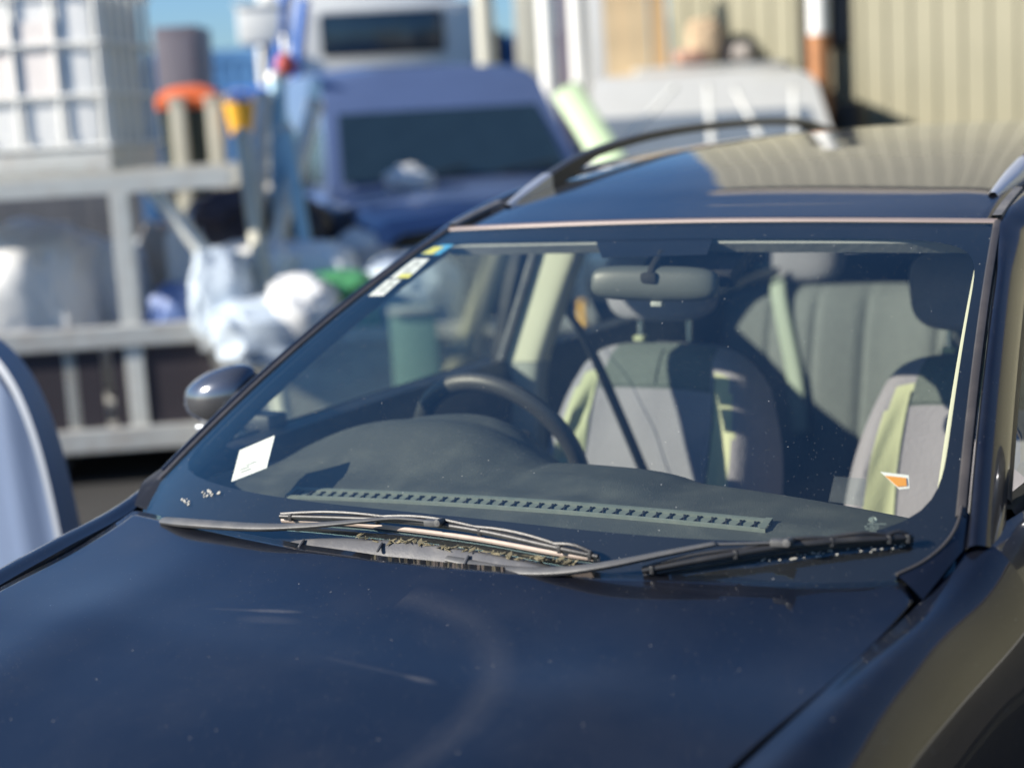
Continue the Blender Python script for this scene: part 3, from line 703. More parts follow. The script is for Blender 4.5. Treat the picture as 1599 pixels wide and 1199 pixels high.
part(MB().grid(rows), 'cowl_corner', TRIMK)
# painted wing end that wraps round the lower corner of the screen on the passenger's side
inn = [(1502, 790), (1496, 815), (1484, 838), (1464, 860), (1436, 880), (1400, 897)]; out_ = [(1513, 806), (1520, 832), (1512, 868), (1492, 905), (1456, 935), (1416, 921)]
rows = []
AW = side_rows(1, -.2, .25); yw = lambda y: float(np.interp(y, AW[:, 0, 1], np.arange(AW.shape[0])))
for k_, (a, b) in enumerate(inn):
    p = wpt(a, b, .006); r = Vector(bil(AW, yw(.05-.034*k_), .25))+Vector((0, 0, .0015))
    rows.append([p+Vector((0, 0, -.012)), p, p*.66+r*.34+Vector((0, 0, .0012)), p*.33+r*.67+Vector((0, 0, .0012)), r])
part(MB().grid(np.swapaxes(cr(np.swapaxes(np.array([[tuple(q) for q in r] for r in rows]), 0, 1), 1), 0, 1).tolist()), 'wing_corner', PAINT, angle=60)
mo_ = MB().tube(cr(np.array([tuple(wpt(a, b, .007)) for a, b in inn]), 6), .0022, 8).build('corner_moulding', MOULD, glass)

def wiper(arm, knob, blade, rub, ma, mb_, mr):
    w = bpy.data.objects.new('wiper', None); COL.objects.link(w); w.parent = car
    P = cr(np.array([tuple(wpt(px, py, o)) for px, py, o, r in arm]), 5); Rr = cr(np.array([[r] for px, py, o, r in arm]), 5)[:, 0]
    a = MB().tube(P, [float(r) for r in Rr], 10, flat=.55).build('wiper_arm', ma, w, angle=50)
    m = MB(); c = wpt(*knob, .028); m.box(c, (.026, .014, .010), Matrix.Rotation(R_(10), 3, 'Z'), bev=.003)
    m.lathe([(.001, -.008), (.0055, -.007), (.0055, .007), (.001, .008)], c+Vector((.012, 0, .002)), 12, M=Matrix.Rotation(R_(90), 3, 'X')); m.build('pivot_block', ma, a)
    b = MB()
    P = cr(np.array([tuple(wpt(px, py, o)) for px, py, o in blade]), 6)
    n = len(P); b.tube(P, [(.0044)*(.6+.4*math.sin(math.pi*min(1, max(.12, i/(n-1)))))+.0006 for i in range(n)], 8, flat=1.1)
    for f0, f1 in ((.02, .34), (.30, .62), (.58, .86), (.80, .985)):  # overlapping yokes of the blade frame
        i0, i1 = int(f0*(n-1)), int(f1*(n-1)); q = [Vector(P[i])+Vector((0, .002, .0035+.005*math.sin(math.pi*(i-i0)/max(1, i1-i0)))) for i in range(i0, i1+1)]
        b.tube(q, .0028, 6)
    for f0 in (.04, .33, .60, .84, .97):
        i0 = int(f0*(n-1)); b.box(Vector(P[i0])+Vector((0, 0, -.001)), (.007, .009, .012), bev=.002)
    bo = b.build('wiper_blade', mb_, w, angle=50)
    P = cr(np.array([tuple(wpt(px, py, o)) for px, py, o in rub]), 6); MB().tube(P, .0030, 6, flat=1.3).build('rubber_strip', mr, bo)
    return w
wiper([(258, 813, .008, .012), (300, 817, .016, .0140), (400, 823, .024, .0120), (480, 821, .028, .0090), (560, 814, .031, .0066), (620, 809, .030, .0048), (680, 815, .028, .0038)], (676, 816),
      [(438, 806, .014), (540, 809, .018), (640, 814, .020), (750, 829, .019), (860, 853, .017), (934, 869, .012)], [(440, 812, .004), (540, 817, .004), (640, 827, .004), (750, 842, .004), (860, 862, .004), (936, 873, .004)], WARM, TRIMK, WRUB)
wiper([(700, 872, .006, .009), (790, 890, .010, .0115), (870, 892, .020, .0115), (950, 882, .028, .0100), (1040, 864, .030, .0080), (1112, 850, .030, .0062), (1120, 850, .028, .0042), (1222, 847, .027, .0036)], (1218, 847),
      [(1003, 891, .014), (1100, 873, .018), (1200, 856, .020), (1300, 845, .018), (1380, 841, .015), (1426, 839, .011)], [(1005, 898, .004), (1100, 882, .004), (1200, 866, .004), (1300, 853, .004), (1426, 843, .004)], WARM, WBLK, WBLK)
lv = MB(); LEAF = mat('dry_leaf_bits', (.20, .17, .10), .8, var=.6, scale=60)
for k in range(150):
    t = rnd.random(); px = 560+t*340; py = 837+t*42+rnd.uniform(-3, 3)+2*math.sin(t*20); c_ = wpt(px, py, .008+rnd.uniform(0, .004))
    a = rnd.uniform(0, 6.3); r = rnd.choice((.0012, .002, .003, .0055, .007)); u1 = Vector((math.cos(a), math.sin(a), rnd.uniform(-.3, .5))).normalized(); u2 = Vector((-math.sin(a), math.cos(a), rnd.uniform(-.2, .6))).normalized()
    lv.prism([c_-u1*r*1.6, c_+u2*r*.6, c_+u1*r*1.5, c_-u2*r*.5], u1.cross(u2)*.0008)
lt = lv.build('leaf_litter', LEAF, None, smooth=False); kind(lt, 'stuff'); tag(lt, 'dry leaf bits lying along the cowl under the wipers', 'leaf litter')
# door mirrors
for sx in (-1, 1):
    c = Vector((sx*.886, .315, 1.073)); rows = []
    for i in range(17):
        ph = -math.pi/2+math.pi*i/16; r = []
        for j in range(24):
            th = 2*math.pi*j/24; k = abs(math.cos(ph))**.62
            x = .088*math.copysign(abs(math.sin(ph))**.8, math.sin(ph)); y = k*(.070 if math.sin(th) < 0 else .03)*math.sin(th); z = .060*k*math.copysign(abs(math.cos(th))**.85, math.cos(th))*(1-.22*x/.105)
            r.append(c+Vector((sx*x, y+.015*abs(x)/.1, z-.012*x/.1)))
        rows.append(r)
    mo = part(MB().grid(rows, closed=True), 'door_mirror', MIRC)
    MB().box(c+Vector((0, .030, 0)), (.135, .008, .088), bev=.003).build('mirror_glass', CHROME, mo)
    MB().box(c+Vector((-sx*.095, .01, -.05)), (.08, .06, .04), bev=.012).build('mirror_foot', TRIMK, mo)
    MB().box(c+Vector((-sx*.01, -.03, -.058)), (.10, .04, .014), bev=.006).build('lower_cover', CHROME, mo)
# nose, lamps, wheels
rows = []
for y_, z_, k in ((0, .625, .60), (-.07, .57, .70), (-.12, .46, .76), (-.13, .36, .77), (-.09, .24, .74)):
    rows.append([(x*k/.76, -1.455+y_+.22*(x/.76)**2+(.05 if abs(x) > .7 else 0), z_) for x in np.linspace(-.76, .76, 17)])
bump = part(MB().grid(loft(rows, 4, 2).tolist()), 'front_bumper', PAINT)
MB().box((0, -1.585, .42), (.8, .03, .16), bev=.02).build('grille', TRIMK, bump)
HL = mat('lamp_lens', (.5, .52, .54), .08, .3, coat=1)
for sx in (-1, 1):
    part(MB().box((sx*.60, -1.36, .60), (.24, .20, .10), Matrix.Rotation(sx*R_(28), 3, 'Z'), bev=.03), 'headlight', HL)
    for yc in (AX_Y, 2.30):
        w = bpy.data.objects.new('wheel', None); COL.objects.link(w); w.parent = car
        M = Matrix.Rotation(R_(90), 3, 'Y')
        MB().lathe([(.20, -.10), (.30, -.105), (.327, -.08), (.33, 0), (.327, .08), (.30, .105), (.20, .10)], (sx*(.70 if yc < 0 else .77), yc, .33), 40, M=M).build('tyre', RUBBER, w)
        MB().lathe([(.02, .08), (.06, .085), (.07, .06), (.18, .075), (.205, .10), (.205, -.09)], (sx*(.70 if yc < 0 else .77), yc, .33), 40, M=M if sx > 0 else Matrix.Rotation(R_(-90), 3, 'Y')).build('rim', CHROME, w)

# ------------------------------------------------------------------ the yard behind
def ground_mat():
    m, nt, out = nt_new('worn_asphalt'); N = nt.nodes.new; L = nt.links.new
    p = N('ShaderNodeBsdfPrincipled'); p.inputs['Roughness'].default_value = .88; L(p.outputs[0], out.inputs[0]); tc = N('ShaderNodeTexCoord')
    n1 = N('ShaderNodeTexNoise'); n1.inputs['Scale'].default_value = .7; n1.inputs['Detail'].default_value = 8; n2 = N('ShaderNodeTexNoise'); n2.inputs['Scale'].default_value = 120; n2.inputs['Detail'].default_value = 3
    for n in (n1, n2): L(tc.outputs['Object'], n.inputs['Vector'])
    cr_ = N('ShaderNodeValToRGB'); cr_.color_ramp.elements[0].position = .35; cr_.color_ramp.elements[0].color = (.020, .020, .021, 1); cr_.color_ramp.elements[1].position = .7; cr_.color_ramp.elements[1].color = (.052, .049, .045, 1)
    ad = N('ShaderNodeMath'); ad.operation = 'MULTIPLY_ADD'; ad.inputs[1].default_value = .35; L(n2.outputs['Fac'], ad.inputs[0]); L(n1.outputs['Fac'], ad.inputs[2])
    sb = N('ShaderNodeMath'); sb.operation = 'SUBTRACT'; sb.inputs[1].default_value = .17; L(ad.outputs[0], sb.inputs[0]); L(sb.outputs[0], cr_.inputs[0]); L(cr_.outputs[0], p.inputs['Base Color'])
    b = N('ShaderNodeBump'); b.inputs['Strength'].default_value = .5; b.inputs['Distance'].default_value = .01; L(n2.outputs['Fac'], b.inputs['Height']); L(b.outputs[0], p.inputs['Normal'])
    return m
kind(obj('ground', [(-300, -300, 0), (300, -300, 0), (300, 300, 0), (-300, 300, 0)], [(0, 1, 2, 3)], ground_mat()), 'structure')
def bgt(name, label, cat, px, py, D, rz=0, group=None, z=None):
    p = dep(px, py, D); return thing(name, label, cat, group, (p.x, p.y, p.z if z is None else z), YAW+R_(rz))
def zat(px, py, D): return dep(px, py, D).z
WPL = mat('white_plastic', (.80, .80, .76), .55, var=.06, scale=3)
TANK = mat('translucent_tank', (.93, .92, .88), .4, var=.05, scale=2)
GALV = mat('galvanised_steel', (.60, .60, .56), .5, .25, var=.18, scale=6, dust=.35, dustcol=(.33, .20, .11))
GALVL = mat('pale_galvanised', (.72, .72, .66), .5, .1, var=.14, scale=5, dust=.22, dustcol=(.40, .27, .16))
DKBOARD = mat('dark_board', (.035, .028, .036), .7, var=.3, scale=4)
OLIVE = mat('olive_cladding', (.212, .198, .128), .55, var=.10, scale=.8, dust=.40, dustcol=(.27, .25, .17))
OLIVED = mat('olive_flashing', (.30, .24, .17), .5)
WOOD = mat('pale_timber', (.62, .47, .28), .8, var=.25, scale=5)
TAN = mat('tan_card', (.52, .38, .24), .8, var=.2, scale=5)
BLUEP = mat('faded_blue_paint', (.115, .165, .31), .35, .1, coat=.6, var=.15, scale=3)
BLUEC = mat('container_blue', (.07, .19, .40), .5, var=.15, scale=2)
DGLASS = mat('dark_vehicle_glass', (.02, .040, .058), .05, spec=1.0, bump=1.0, bscale=6)
BLK = mat('dull_black', (.014, .014, .016), .6)
MAROON = mat('maroon_bag', (.060, .040, .046), .5, var=.3, scale=6, bump=.4, bscale=14)
DKBAG = mat('dark_bag', (.022, .020, .026), .4, var=.3, scale=6, bump=.4, bscale=14)
WBAG = mat('white_sack', (.76, .76, .74), .55, var=.08, scale=5, bump=.5, bscale=12)
PBAG = mat('pale_blue_sack', (.46, .53, .60), .5, var=.12, scale=4, bump=.5, bscale=12)
GBAG = mat('green_bag', (.08, .30, .12), .5, var=.2, scale=5, bump=.4, bscale=12)
BBAG = mat('blue_bag', (.11, .18, .40), .5, var=.2, scale=5, bump=.4, bscale=12)
BEIGE = mat('beige_bag', (.50, .44, .38), .6, var=.15, scale=5, bump=.4, bscale=12)
ORNG = mat('orange_plastic', (.75, .16, .05), .45, var=.08)
AMBER = mat('amber_plastic', (.85, .45, .04), .45, var=.08)
REDP = mat('red_plastic', (.45, .07, .06), .45)
DKGRN = mat('dark_green_plastic', (.045, .055, .045), .5)
RUSTM = mat('rusty_steel', (.38, .17, .07), .75, var=.35, scale=9)
PGREEN = mat('pale_green_board', (.46, .58, .36), .5, var=.08)
PBLUE = mat('pale_blue_plastic', (.125, .170, .27), .42, var=.08, scale=3)
RIMG = mat('grey_rim', (.34, .37, .42), .5, var=.1)
LBLUE = mat('light_blue_plastic', (.30, .50, .62), .5)
CREAMP = mat('cream_paint', (.56, .54, .44), .6, var=.15, scale=5)

# long olive shed behind the car
P0, P1 = dep(1046, 60, 12.6), dep(1345, 150, 11.4); dxy = Vector((P1.x-P0.x, P1.y-P0.y, 0)).normalized()
SH = 5.4
shed = thing('olive_shed', 'long olive corrugated metal shed wall standing behind the black car', 'shed', None, (P0.x, P0.y, 0), math.atan2(dxy.y, dxy.x))
m = MB(); rib = .20; n = 100; rows = []
prof = []
for k in range(n):
    x = k*rib; prof += [(x, 0), (x+.176, 0), (x+.183, -.015), (x+.191, -.015)]
m.grid([[(x, y, z) for x, y in prof] for z in (.10, 1.2, 2.4, SH)])
m.build('wall', OLIVE, shed, smooth=False)
MB().prism([(0, .35, .1), (n*rib, .35, .1), (n*rib, .02, .1), (0, .02, .1)], (0, 0, SH-.15)).build('wall_frame', OLIVED, shed, smooth=False)
MB().box((n*rib/2, -.06, SH+.05), (n*rib+.1, .16, .13)).build('gutter', OLIVED, shed, smooth=False)
MB().grid([[(x, y, SH+.12+.12*y) for x in (-.1, n*rib)] for y in (-.12, 3, 6)]).build('roof', OLIVE, shed)
MB().box((n*rib/2, -.07, .06), (n*rib, .14, .12)).build('footing', mat('concrete', (.42, .41, .38), .8, var=.2, scale=3), shed, smooth=False)

# steel cage trailer with the tote on its frame
tr = bgt('cage_trailer', 'grey steel trailer with dark board sides and upright posts carrying a caged tank', 'trailer', 210, 525, 7.5, 4, z=0)
def ylim(x): return 0.0
m = MB()
for z, d in ((.700, .10), (.215, .11)): m.box((-1.0, 0, z), (3.0, .06, d), bev=.008)
for x in (-2.48, .47): m.box((x, .9, .70), (.06, 1.72, .09)).box((x, .9, .215), (.06, 1.72, .10))
m.box((-1.0, .9, .18), (2.94, 1.78, .04)); m.build('trailer_frame', GALV, tr, smooth=False)
for x, w_ in ((-1.95, .92), (-.80, 1.27), (.16, .56)): MB().box((x, .012, .46), (w_, .018, .37)).build('side_panel', DKBOARD, tr, smooth=False)
MB().box((-1.0, 1.76, .46), (2.9, .018, .37)).build('side_panel', DKBOARD, tr, smooth=False)
for x, y, z1, r in ((-.01, .035, 1.36, .042), (-2.40, .035, 1.36, .042), (-.31, .035, .66, .032), (.47, .035, .66, .042), (.36, 1.7, 1.36, .04), (-2.4, 1.7, 1.36, .04)):
    MB().box((x, y, (.2+z1)/2), (r*2, r*2, z1-.2), bev=.004).build('post', GALVL, tr, smooth=False)
m = MB()
m.box((-1.0, .035, 1.40), (3.0, .08, .08)).box((-1.0, 1.7, 1.40), (3.0, .08, .08)).tube([(.13, .06, 1.38), (.40, .06, .98)], .040, 8).tube([(-1.0, .035, 1.38), (-1.0, 1.7, 1.38)], .04, 8)
m.build('top_frame', GALVL, tr, smooth=False)
for x in (-1.75, -.50):
    for y in (.14, 1.66):
        w = bpy.data.objects.new('wheel', None); COL.objects.link(w); w.parent = tr; M = Matrix.Rotation(R_(90), 3, 'X')
        MB().lathe([(.09, -.07), (.14, -.075), (.16, -.05), (.16, .05), (.14, .075), (.09, .07)], (x, y, .16), 28, M=M).build('tyre', RUBBER, w)
        MB().lathe([(.02, .03), (.06, .05), (.095, .07), (.095, -.07), (.02, -.05)], (x, y, .16), 24, M=M).build('rim', GALVL, w)
ib = thing('tote_tank', 'white plastic tote tank in a steel cage on the trailer frame', 'tank')
Mt = Matrix.Translation(tr.location) @ Matrix.Rotation(YAW+R_(4), 4, 'Z'); ib.location = Mt @ Vector((-.70, .60, 1.442)); ib.rotation_euler = (0, 0, YAW+R_(-6)); ib.scale = (1.12, .66, 1)
MB().box((0, 0, .07), (1.3, 1.1, .10), bev=.01).build('pallet', GALV, ib)
MB().box((0, 0, .50), (1.24, 1.05, .76), bev=.07).lathe([(.12, .87), (.12, .91), (.05, .92)], (0, 0, 0), 20).build('tank', TANK, ib)
m = MB()
for k in range(8):
    x = -.64+k*.1829; m.tube([(x, -.55, .12), (x, -.55, .88)], .013, 6).tube([(x, .55, .12), (x, .55, .88)], .013, 6)
for k in range(6):
    y = -.46+k*.184; m.tube([(.65, y, .12), (.65, y, .88)], .013, 6).tube([(-.65, y, .12), (-.65, y, .88)], .013, 6)
for k in range(4):
    z = .14+k*.235; m.tube([(-.65, -.562, z), (.65, -.562, z), (.662, .562, z), (-.662, .562, z), (-.66, -.562, z)], .013, 6)
m.build('cage', mat('pale_cage_steel', (.74, .74, .70), .5), ib)
MB().box((.33, -.532, .55), (.30, .006, .34)).build('label_plate', mat('pinkish_label', (.90, .83, .78), .6), ib, smooth=False)

# sacks
def blob(c, r, seed, sq=.75, amp=.10):
    bm = bmesh.new(); bmesh.ops.create_icosphere(bm, subdivisions=4, radius=1)
    o = Vector((seed*3.1, seed*1.7, seed*.9))
    for v in bm.verts:
        d = v.co.copy(); k = 1+amp*noise.noise(d*1.1+o)*1.1-amp*.9*(1-min(1., abs(noise.noise(d*3.2+o*1.3))*3.2))**2+amp*.9*noise.noise(d*2.6+o)+amp*.9*abs(noise.noise(d*6+o))
        q = Vector([math.copysign(abs(a)**sq, a) for a in d]); v.co = Vector((q.x*r[0], q.y*r[1], q.z*r[2]))*k*.86
    bm.verts.index_update(); V = [v.co+Vector(c) for v in bm.verts]; F = [[v.index for v in f.verts] for f in bm.faces]; bm.free(); return V, F
SK = 0
def sack(name, label, cat, px, py, w, h, D, m, group=None, deep=1.0, down=None):
    global SK; SK += 1
    p = dep(px, py, D); k = D/FPX; rx, rz_ = w*k/2, h*k/2
    if down is not None:
        top = p.z+rz_; rz_ = (top-down)/2; p.z = down+rz_
    V, F = blob((0, 0, 0), (rx, rx*deep, rz_), SK)
    V = [Matrix.Rotation(YAW, 3, 'Z') @ v for v in V]
    o = obj(name, V, F, m); o.location = p; return tag(o, label, cat, group or 'sacks and bags heaped in the yard')
skp = bgt('rubbish_skip', 'low grey steel skip heaped with white and dark sacks', 'skip', 575, 560, 7.6, 0, z=0)
m = MB()
m.prism([(-.62, -.1, .06), (.95, -.1, .06), (1.05, -.2, .66), (-.72, -.2, .66)], (0, .04, 0)).prism([(-.62, 1.9, .06), (.95, 1.9, .06), (1.05, 2.0, .66), (-.72, 2.0, .66)], (0, .04, 0))
m.prism([(-.62, -.1, .06), (-.62, 1.9, .06), (-.72, 2.0, .66), (-.72, -.2, .66)], (.03, 0, 0)).prism([(.95, -.1, .06), (.95, 1.9, .06), (1.05, 2.0, .66), (1.05, -.2, .66)], (.03, 0, 0)).box((.16, .9, .05), (1.5, 2.0, .06))
m.build('bin_body', GALV, skp, smooth=False); MB().box((.16, -.22, .66), (1.8, .06, .06)).build('rim', GALV, skp, smooth=False)
WG = 'white sacks heaped in the skip'
for px, py, w_, h_, D, m_, nm, lb, ct, gp, dn in [
 (40, 400, 280, 150, 8.2, WBAG, 'bulk_bag', 'big white bulk bag slumped on the trailer deck, biggest bag there', 'bag', None, .21),
 (176, 405, 120, 110, 8.4, WBAG, 'white_sack', 'white sack on the trailer deck behind the upright post', 'sack', None, .21),
 (245, 352, 80, 60, 8.7, BEIGE, 'beige_sack', 'small beige sack lying at the top behind the diagonal brace', 'sack', None, .21),
 (298, 372, 90, 110, 8.4, WBAG, 'white_sack', 'white sack leaning upright beside the maroon sack', 'sack', None, .21),
 (285, 470, 150, 95, 8.15, BBAG, 'blue_bag', 'blue bag lying on the trailer behind its top rail', 'bag', None, .21),
 (365, 350, 195, 150, 8.59, MAROON, 'maroon_sack', 'dull maroon sack standing highest at the left end of the heap', 'sack', None, .55),
 (450, 345, 182, 108, 8.93, DKBAG, 'dark_sack', 'dark sack under the small white tub', 'sack', None, .55),
 (535, 372, 169, 108, 9.04, DKBAG, 'dark_sack', 'dark sack in front of the blue vehicle bonnet', 'sack', None, .55),
 (395, 430, 195, 132, 7.91, WBAG, 'white_sack', 'white sack lying in front of the maroon and dark sacks', 'sack', None, .55),
 (485, 415, 182, 108, 8.02, WBAG, 'white_sack', 'white sack between the dark sacks and the green bag', 'sack', None, .55),
 (525, 480, 169, 132, 7.63, GBAG, 'green_bag', 'bright green bag in the heap beside the car windscreen pillar', 'bag', None, .55),
 (430, 520, 221, 144, 7.46, PBAG, 'pale_sack', 'pale blue white sack at the front of the heap', 'sack', None, .50),
 (575, 425, 143, 96, 8.25, BEIGE, 'beige_sack', 'beige sack just above the green bag', 'sack', None, .55),
 (625, 385, 169, 108, 9.27, BEIGE, 'beige_sack', 'beige sack at the right end of the heap beside the roof', 'sack', None, .55),
 (345, 415, 117, 84, 7.5, PBAG, 'pale_sack', 'small pale sack squeezed against the blue bag', 'sack', None, .55),
 (440, 392, 104, 67, 8.3, BEIGE, 'beige_sack', 'small beige sack on top of the white sacks, below the white tub', 'sack', None, .55),
 (560, 392, 117, 79, 8.6, WBAG, 'white_sack', 'white sack at the back of the heap by the blue bonnet', 'sack', None, .55),
 (470, 470, 143, 96, 7.35, WBAG, 'white_sack', 'white sack directly left of the green bag', 'sack', None, .55),
 (640, 470, 195, 156, 7.80, PBAG, 'pale_sack', 'pale blue white sack mostly hidden behind the windscreen', 'sack', None, .55)]:
    sack(nm, lb, ct, px, py, w_, h_, D, m_, gp, down=dn)
tub = bgt('plastic_tub', 'small white plastic tub set on the dark sack', 'tub', 415, 322, 8.6); MB().lathe([(.05, -.09), (.065, -.08), (.075, .03), (.08, .06)], (0, 0, 0), 20).build('tub_body', WPL, tub); MB().lathe([(.084, .055), (.084, .075), (.06, .085)], (0, 0, 0), 20).build('lid', WPL, tub)

# pale blue moulded tank at the picture's edge
tk = bgt('covered_panel', 'pale blue cloth covered panel with grey edge standing in front of the trailer', 'panel', 72, 700, 3.9, -33, z=0)
ed = cr(np.array([(.055, 0), (.05, .30), (.035, .58), (-.015, .88), (-.10, 1.06), (-.24, 1.155), (-.42, 1.18)]), 6)
rows = []
for x, z in ed: rows.append([(x-.030, .055, z*.985), (x-.022, -.002, z*.985), (x-.05, -.012, z*.975), (-.30+(x-.055)*.4, -.022, z*.92), (-.70, -.012, z*.90), (-.72, .055, z*.90)])
G = loft(rows, 4, 10); G[..., 1] += (.012*np.sin(G[..., 0]*23+G[..., 2]*2.5)+.008*np.sin(G[..., 0]*51+G[..., 2]*4))*(G[..., 1] < .03)
MB().grid(G.tolist()).build('cloth_cover', PBLUE, tk)
MB().grid([[(x-.022, -.004, z*.985), (x-.012, -.014, z*.99), (x+.004, -.008, z), (x+.004, .025, z), (x, .060, z*.995), (x-.03, .062, z*.985)] for x, z in ed]).build('edge_band', RIMG, tk)

# wheelie bin with an orange lid on a stack of pallets, pipes round it
Dq = 9.3; kq = Dq/FPX
pal = bgt('steel_plinth', 'grey steel plinth carrying the dark orange lidded bin', 'plinth', 315, 300, Dq, 6, z=0)
MB().box((0, 0, .49), (.9, .9, .94), bev=.02).build('plinth_body', GALV, pal); MB().box((0, 0, .985), (1.0, 1.0, .044), bev=.01).build('top_plate', GALVL, pal)
bn = bgt('rubbish_bin', 'dark rubbish bin with domed orange lid standing on a steel plinth', 'bin', 312, 300, Dq, 3, z=1.009)
rows = [[(a*w_, b*w_*1.05, z) for a, b in ((-1, -.9), (-.9, -1), (.9, -1), (1, -.9), (1, .9), (.9, 1), (-.9, 1), (-1, .9))] for z, w_ in ((0, .135), (.3, .15), (.74, .17))]
MB().grid(rows, closed=True).build('bin_body', DKGRN, bn)
rows = [[(a*w_, b*w_*1.05-.01, z) for a, b in ((-1, -.9), (-.9, -1), (.9, -1), (1, -.9), (1, .9), (.9, 1), (-.9, 1), (-1, .9))] for z, w_ in ((.745, .18), (.79, .185), (.84, .155), (.87, .09), (.88, .005))]
MB().grid(rows, closed=True).build('lid', ORNG, bn)
GP = 'cream posts in front of the dark bin'
for px, y0, lbl in ((286, 160, 'cream painted post before the dark bin, the one nearer the tote tank'), (342, 158, 'cream painted post before the dark bin, the one nearer the pipes')):
    p = dep(px+3, 290, 9.1); zt = zat(px, y0, 9.1)
    t = thing('cream_post', lbl, 'post', GP, (p.x, p.y, 0), YAW); MB().box((0, 0, zt/2), (.085, .085, zt), bev=.006).build('shaft', CREAMP, t); MB().box((0, 0, zt+.012), (.10, .10, .03), bev=.008).build('cap', CREAMP, t)
def leaning(name, lbl, cat, a, b, D0, D1, r, m_, grp=None, flat=1.0, cap=True):
    A, B = dep(*a, D0), dep(*b, D1); d = B-A
    if A.z > 0: A = A-d*(A.z/d.z) if abs(d.z) > .2 else A
    A.z = max(A.z, .0)
    t = thing(name, lbl, cat, grp or 'pipes and rails leaning by the blue vehicle', A, 0); up_ = Vector((FW[0], FW[1], 0))
    MB().tube([Vector((0, 0, 0)), B-A], r, 10, flat=flat, up=up_).build('pipe' if flat == 1 else 'board', m_, t)
    if cap: MB().tube([(B-A)*.985, (B-A)*1.004], r*1.12, 10, flat=flat, up=up_).build('end_cap', GALV, t)
    return t
leaning('steel_pipe', 'pale steel pipe leaning against the blue vehicle, steepest of the leaning pipes', 'pipe', (445, 330), (492, 165), 8.2, 8.6, .045, GALVL)
leaning('steel_pipe', 'grey steel pipe leaning left of the pale pipe', 'pipe', (400, 330), (412, 150), 8.2, 8.4, .04, GALV)
leaning('plastic_pipe', 'light blue plastic pipe standing beside the leaning grey pipe', 'pipe', (436, 260), (432, 120), 8.4, 8.5, .045, LBLUE)
leaning('plastic_pipe', 'light blue plastic pipe bent low near the blue vehicle door', 'pipe', (468, 330), (446, 200), 8.0, 8.1, .035, LBLUE)
leaning('fence_rail', 'pale fence rail leaning right of the dark bin', 'rail', (395, 330), (378, 210), 7.8, 8.0, .04, CREAMP)
sack('grey_sack', 'lumpy grey sack standing below the leaning pipes', 'sack', 425, 250, 90, 120, 8.9, GALV, down=0.0)
bk = bgt('orange_bucket', 'orange bucket hung beside the dark bin', 'bucket', 376, 185, 9.0)
MB().lathe([(.06, -.09), (.09, .09), (.082, .09), (.055, -.075)], (0, 0, 0), 20).build('bucket_body', AMBER, bk); MB().tube([(.088*math.cos(a), 0, .085+.07*math.sin(a)) for a in np.linspace(0, math.pi, 10)], .005, 6).build('handle', GALV, bk)
by = bgt('red_float', 'dull red round float hanging near the vehicle roof corner', 'float', 446, 102, 8.7)
V, F = blob((0, 0, 0), (.065, .065, .075), 77, 1, .02); obj('float_body', V, F, REDP, by); MB().tube([(0, 0, .07), (0, .02, .16)], .012, 6).build('rope_eye', GALV, by)

# board fence closing the yard
FNC = mat('weathered_board', (.20, .19, .185), .8, var=.3, scale=2)
p = dep(200, 200, 26); fe = thing('board_fence', 'weathered grey board fence closing the far side of the yard', 'fence', None, (p.x, p.y, 0), YAW+R_(6))
m = MB()
for k in range(150): m.box((-16+k*.202, rnd.uniform(-.006, .006), .95+rnd.uniform(-.01, .01)), (.19, .02, 1.86))
m.build('boards', FNC, fe, smooth=False); m = MB()
for z in (.4, 1.5): MB().box((-1, .05, z), (30.2, .05, .10)).build('rail', FNC, fe, smooth=False)
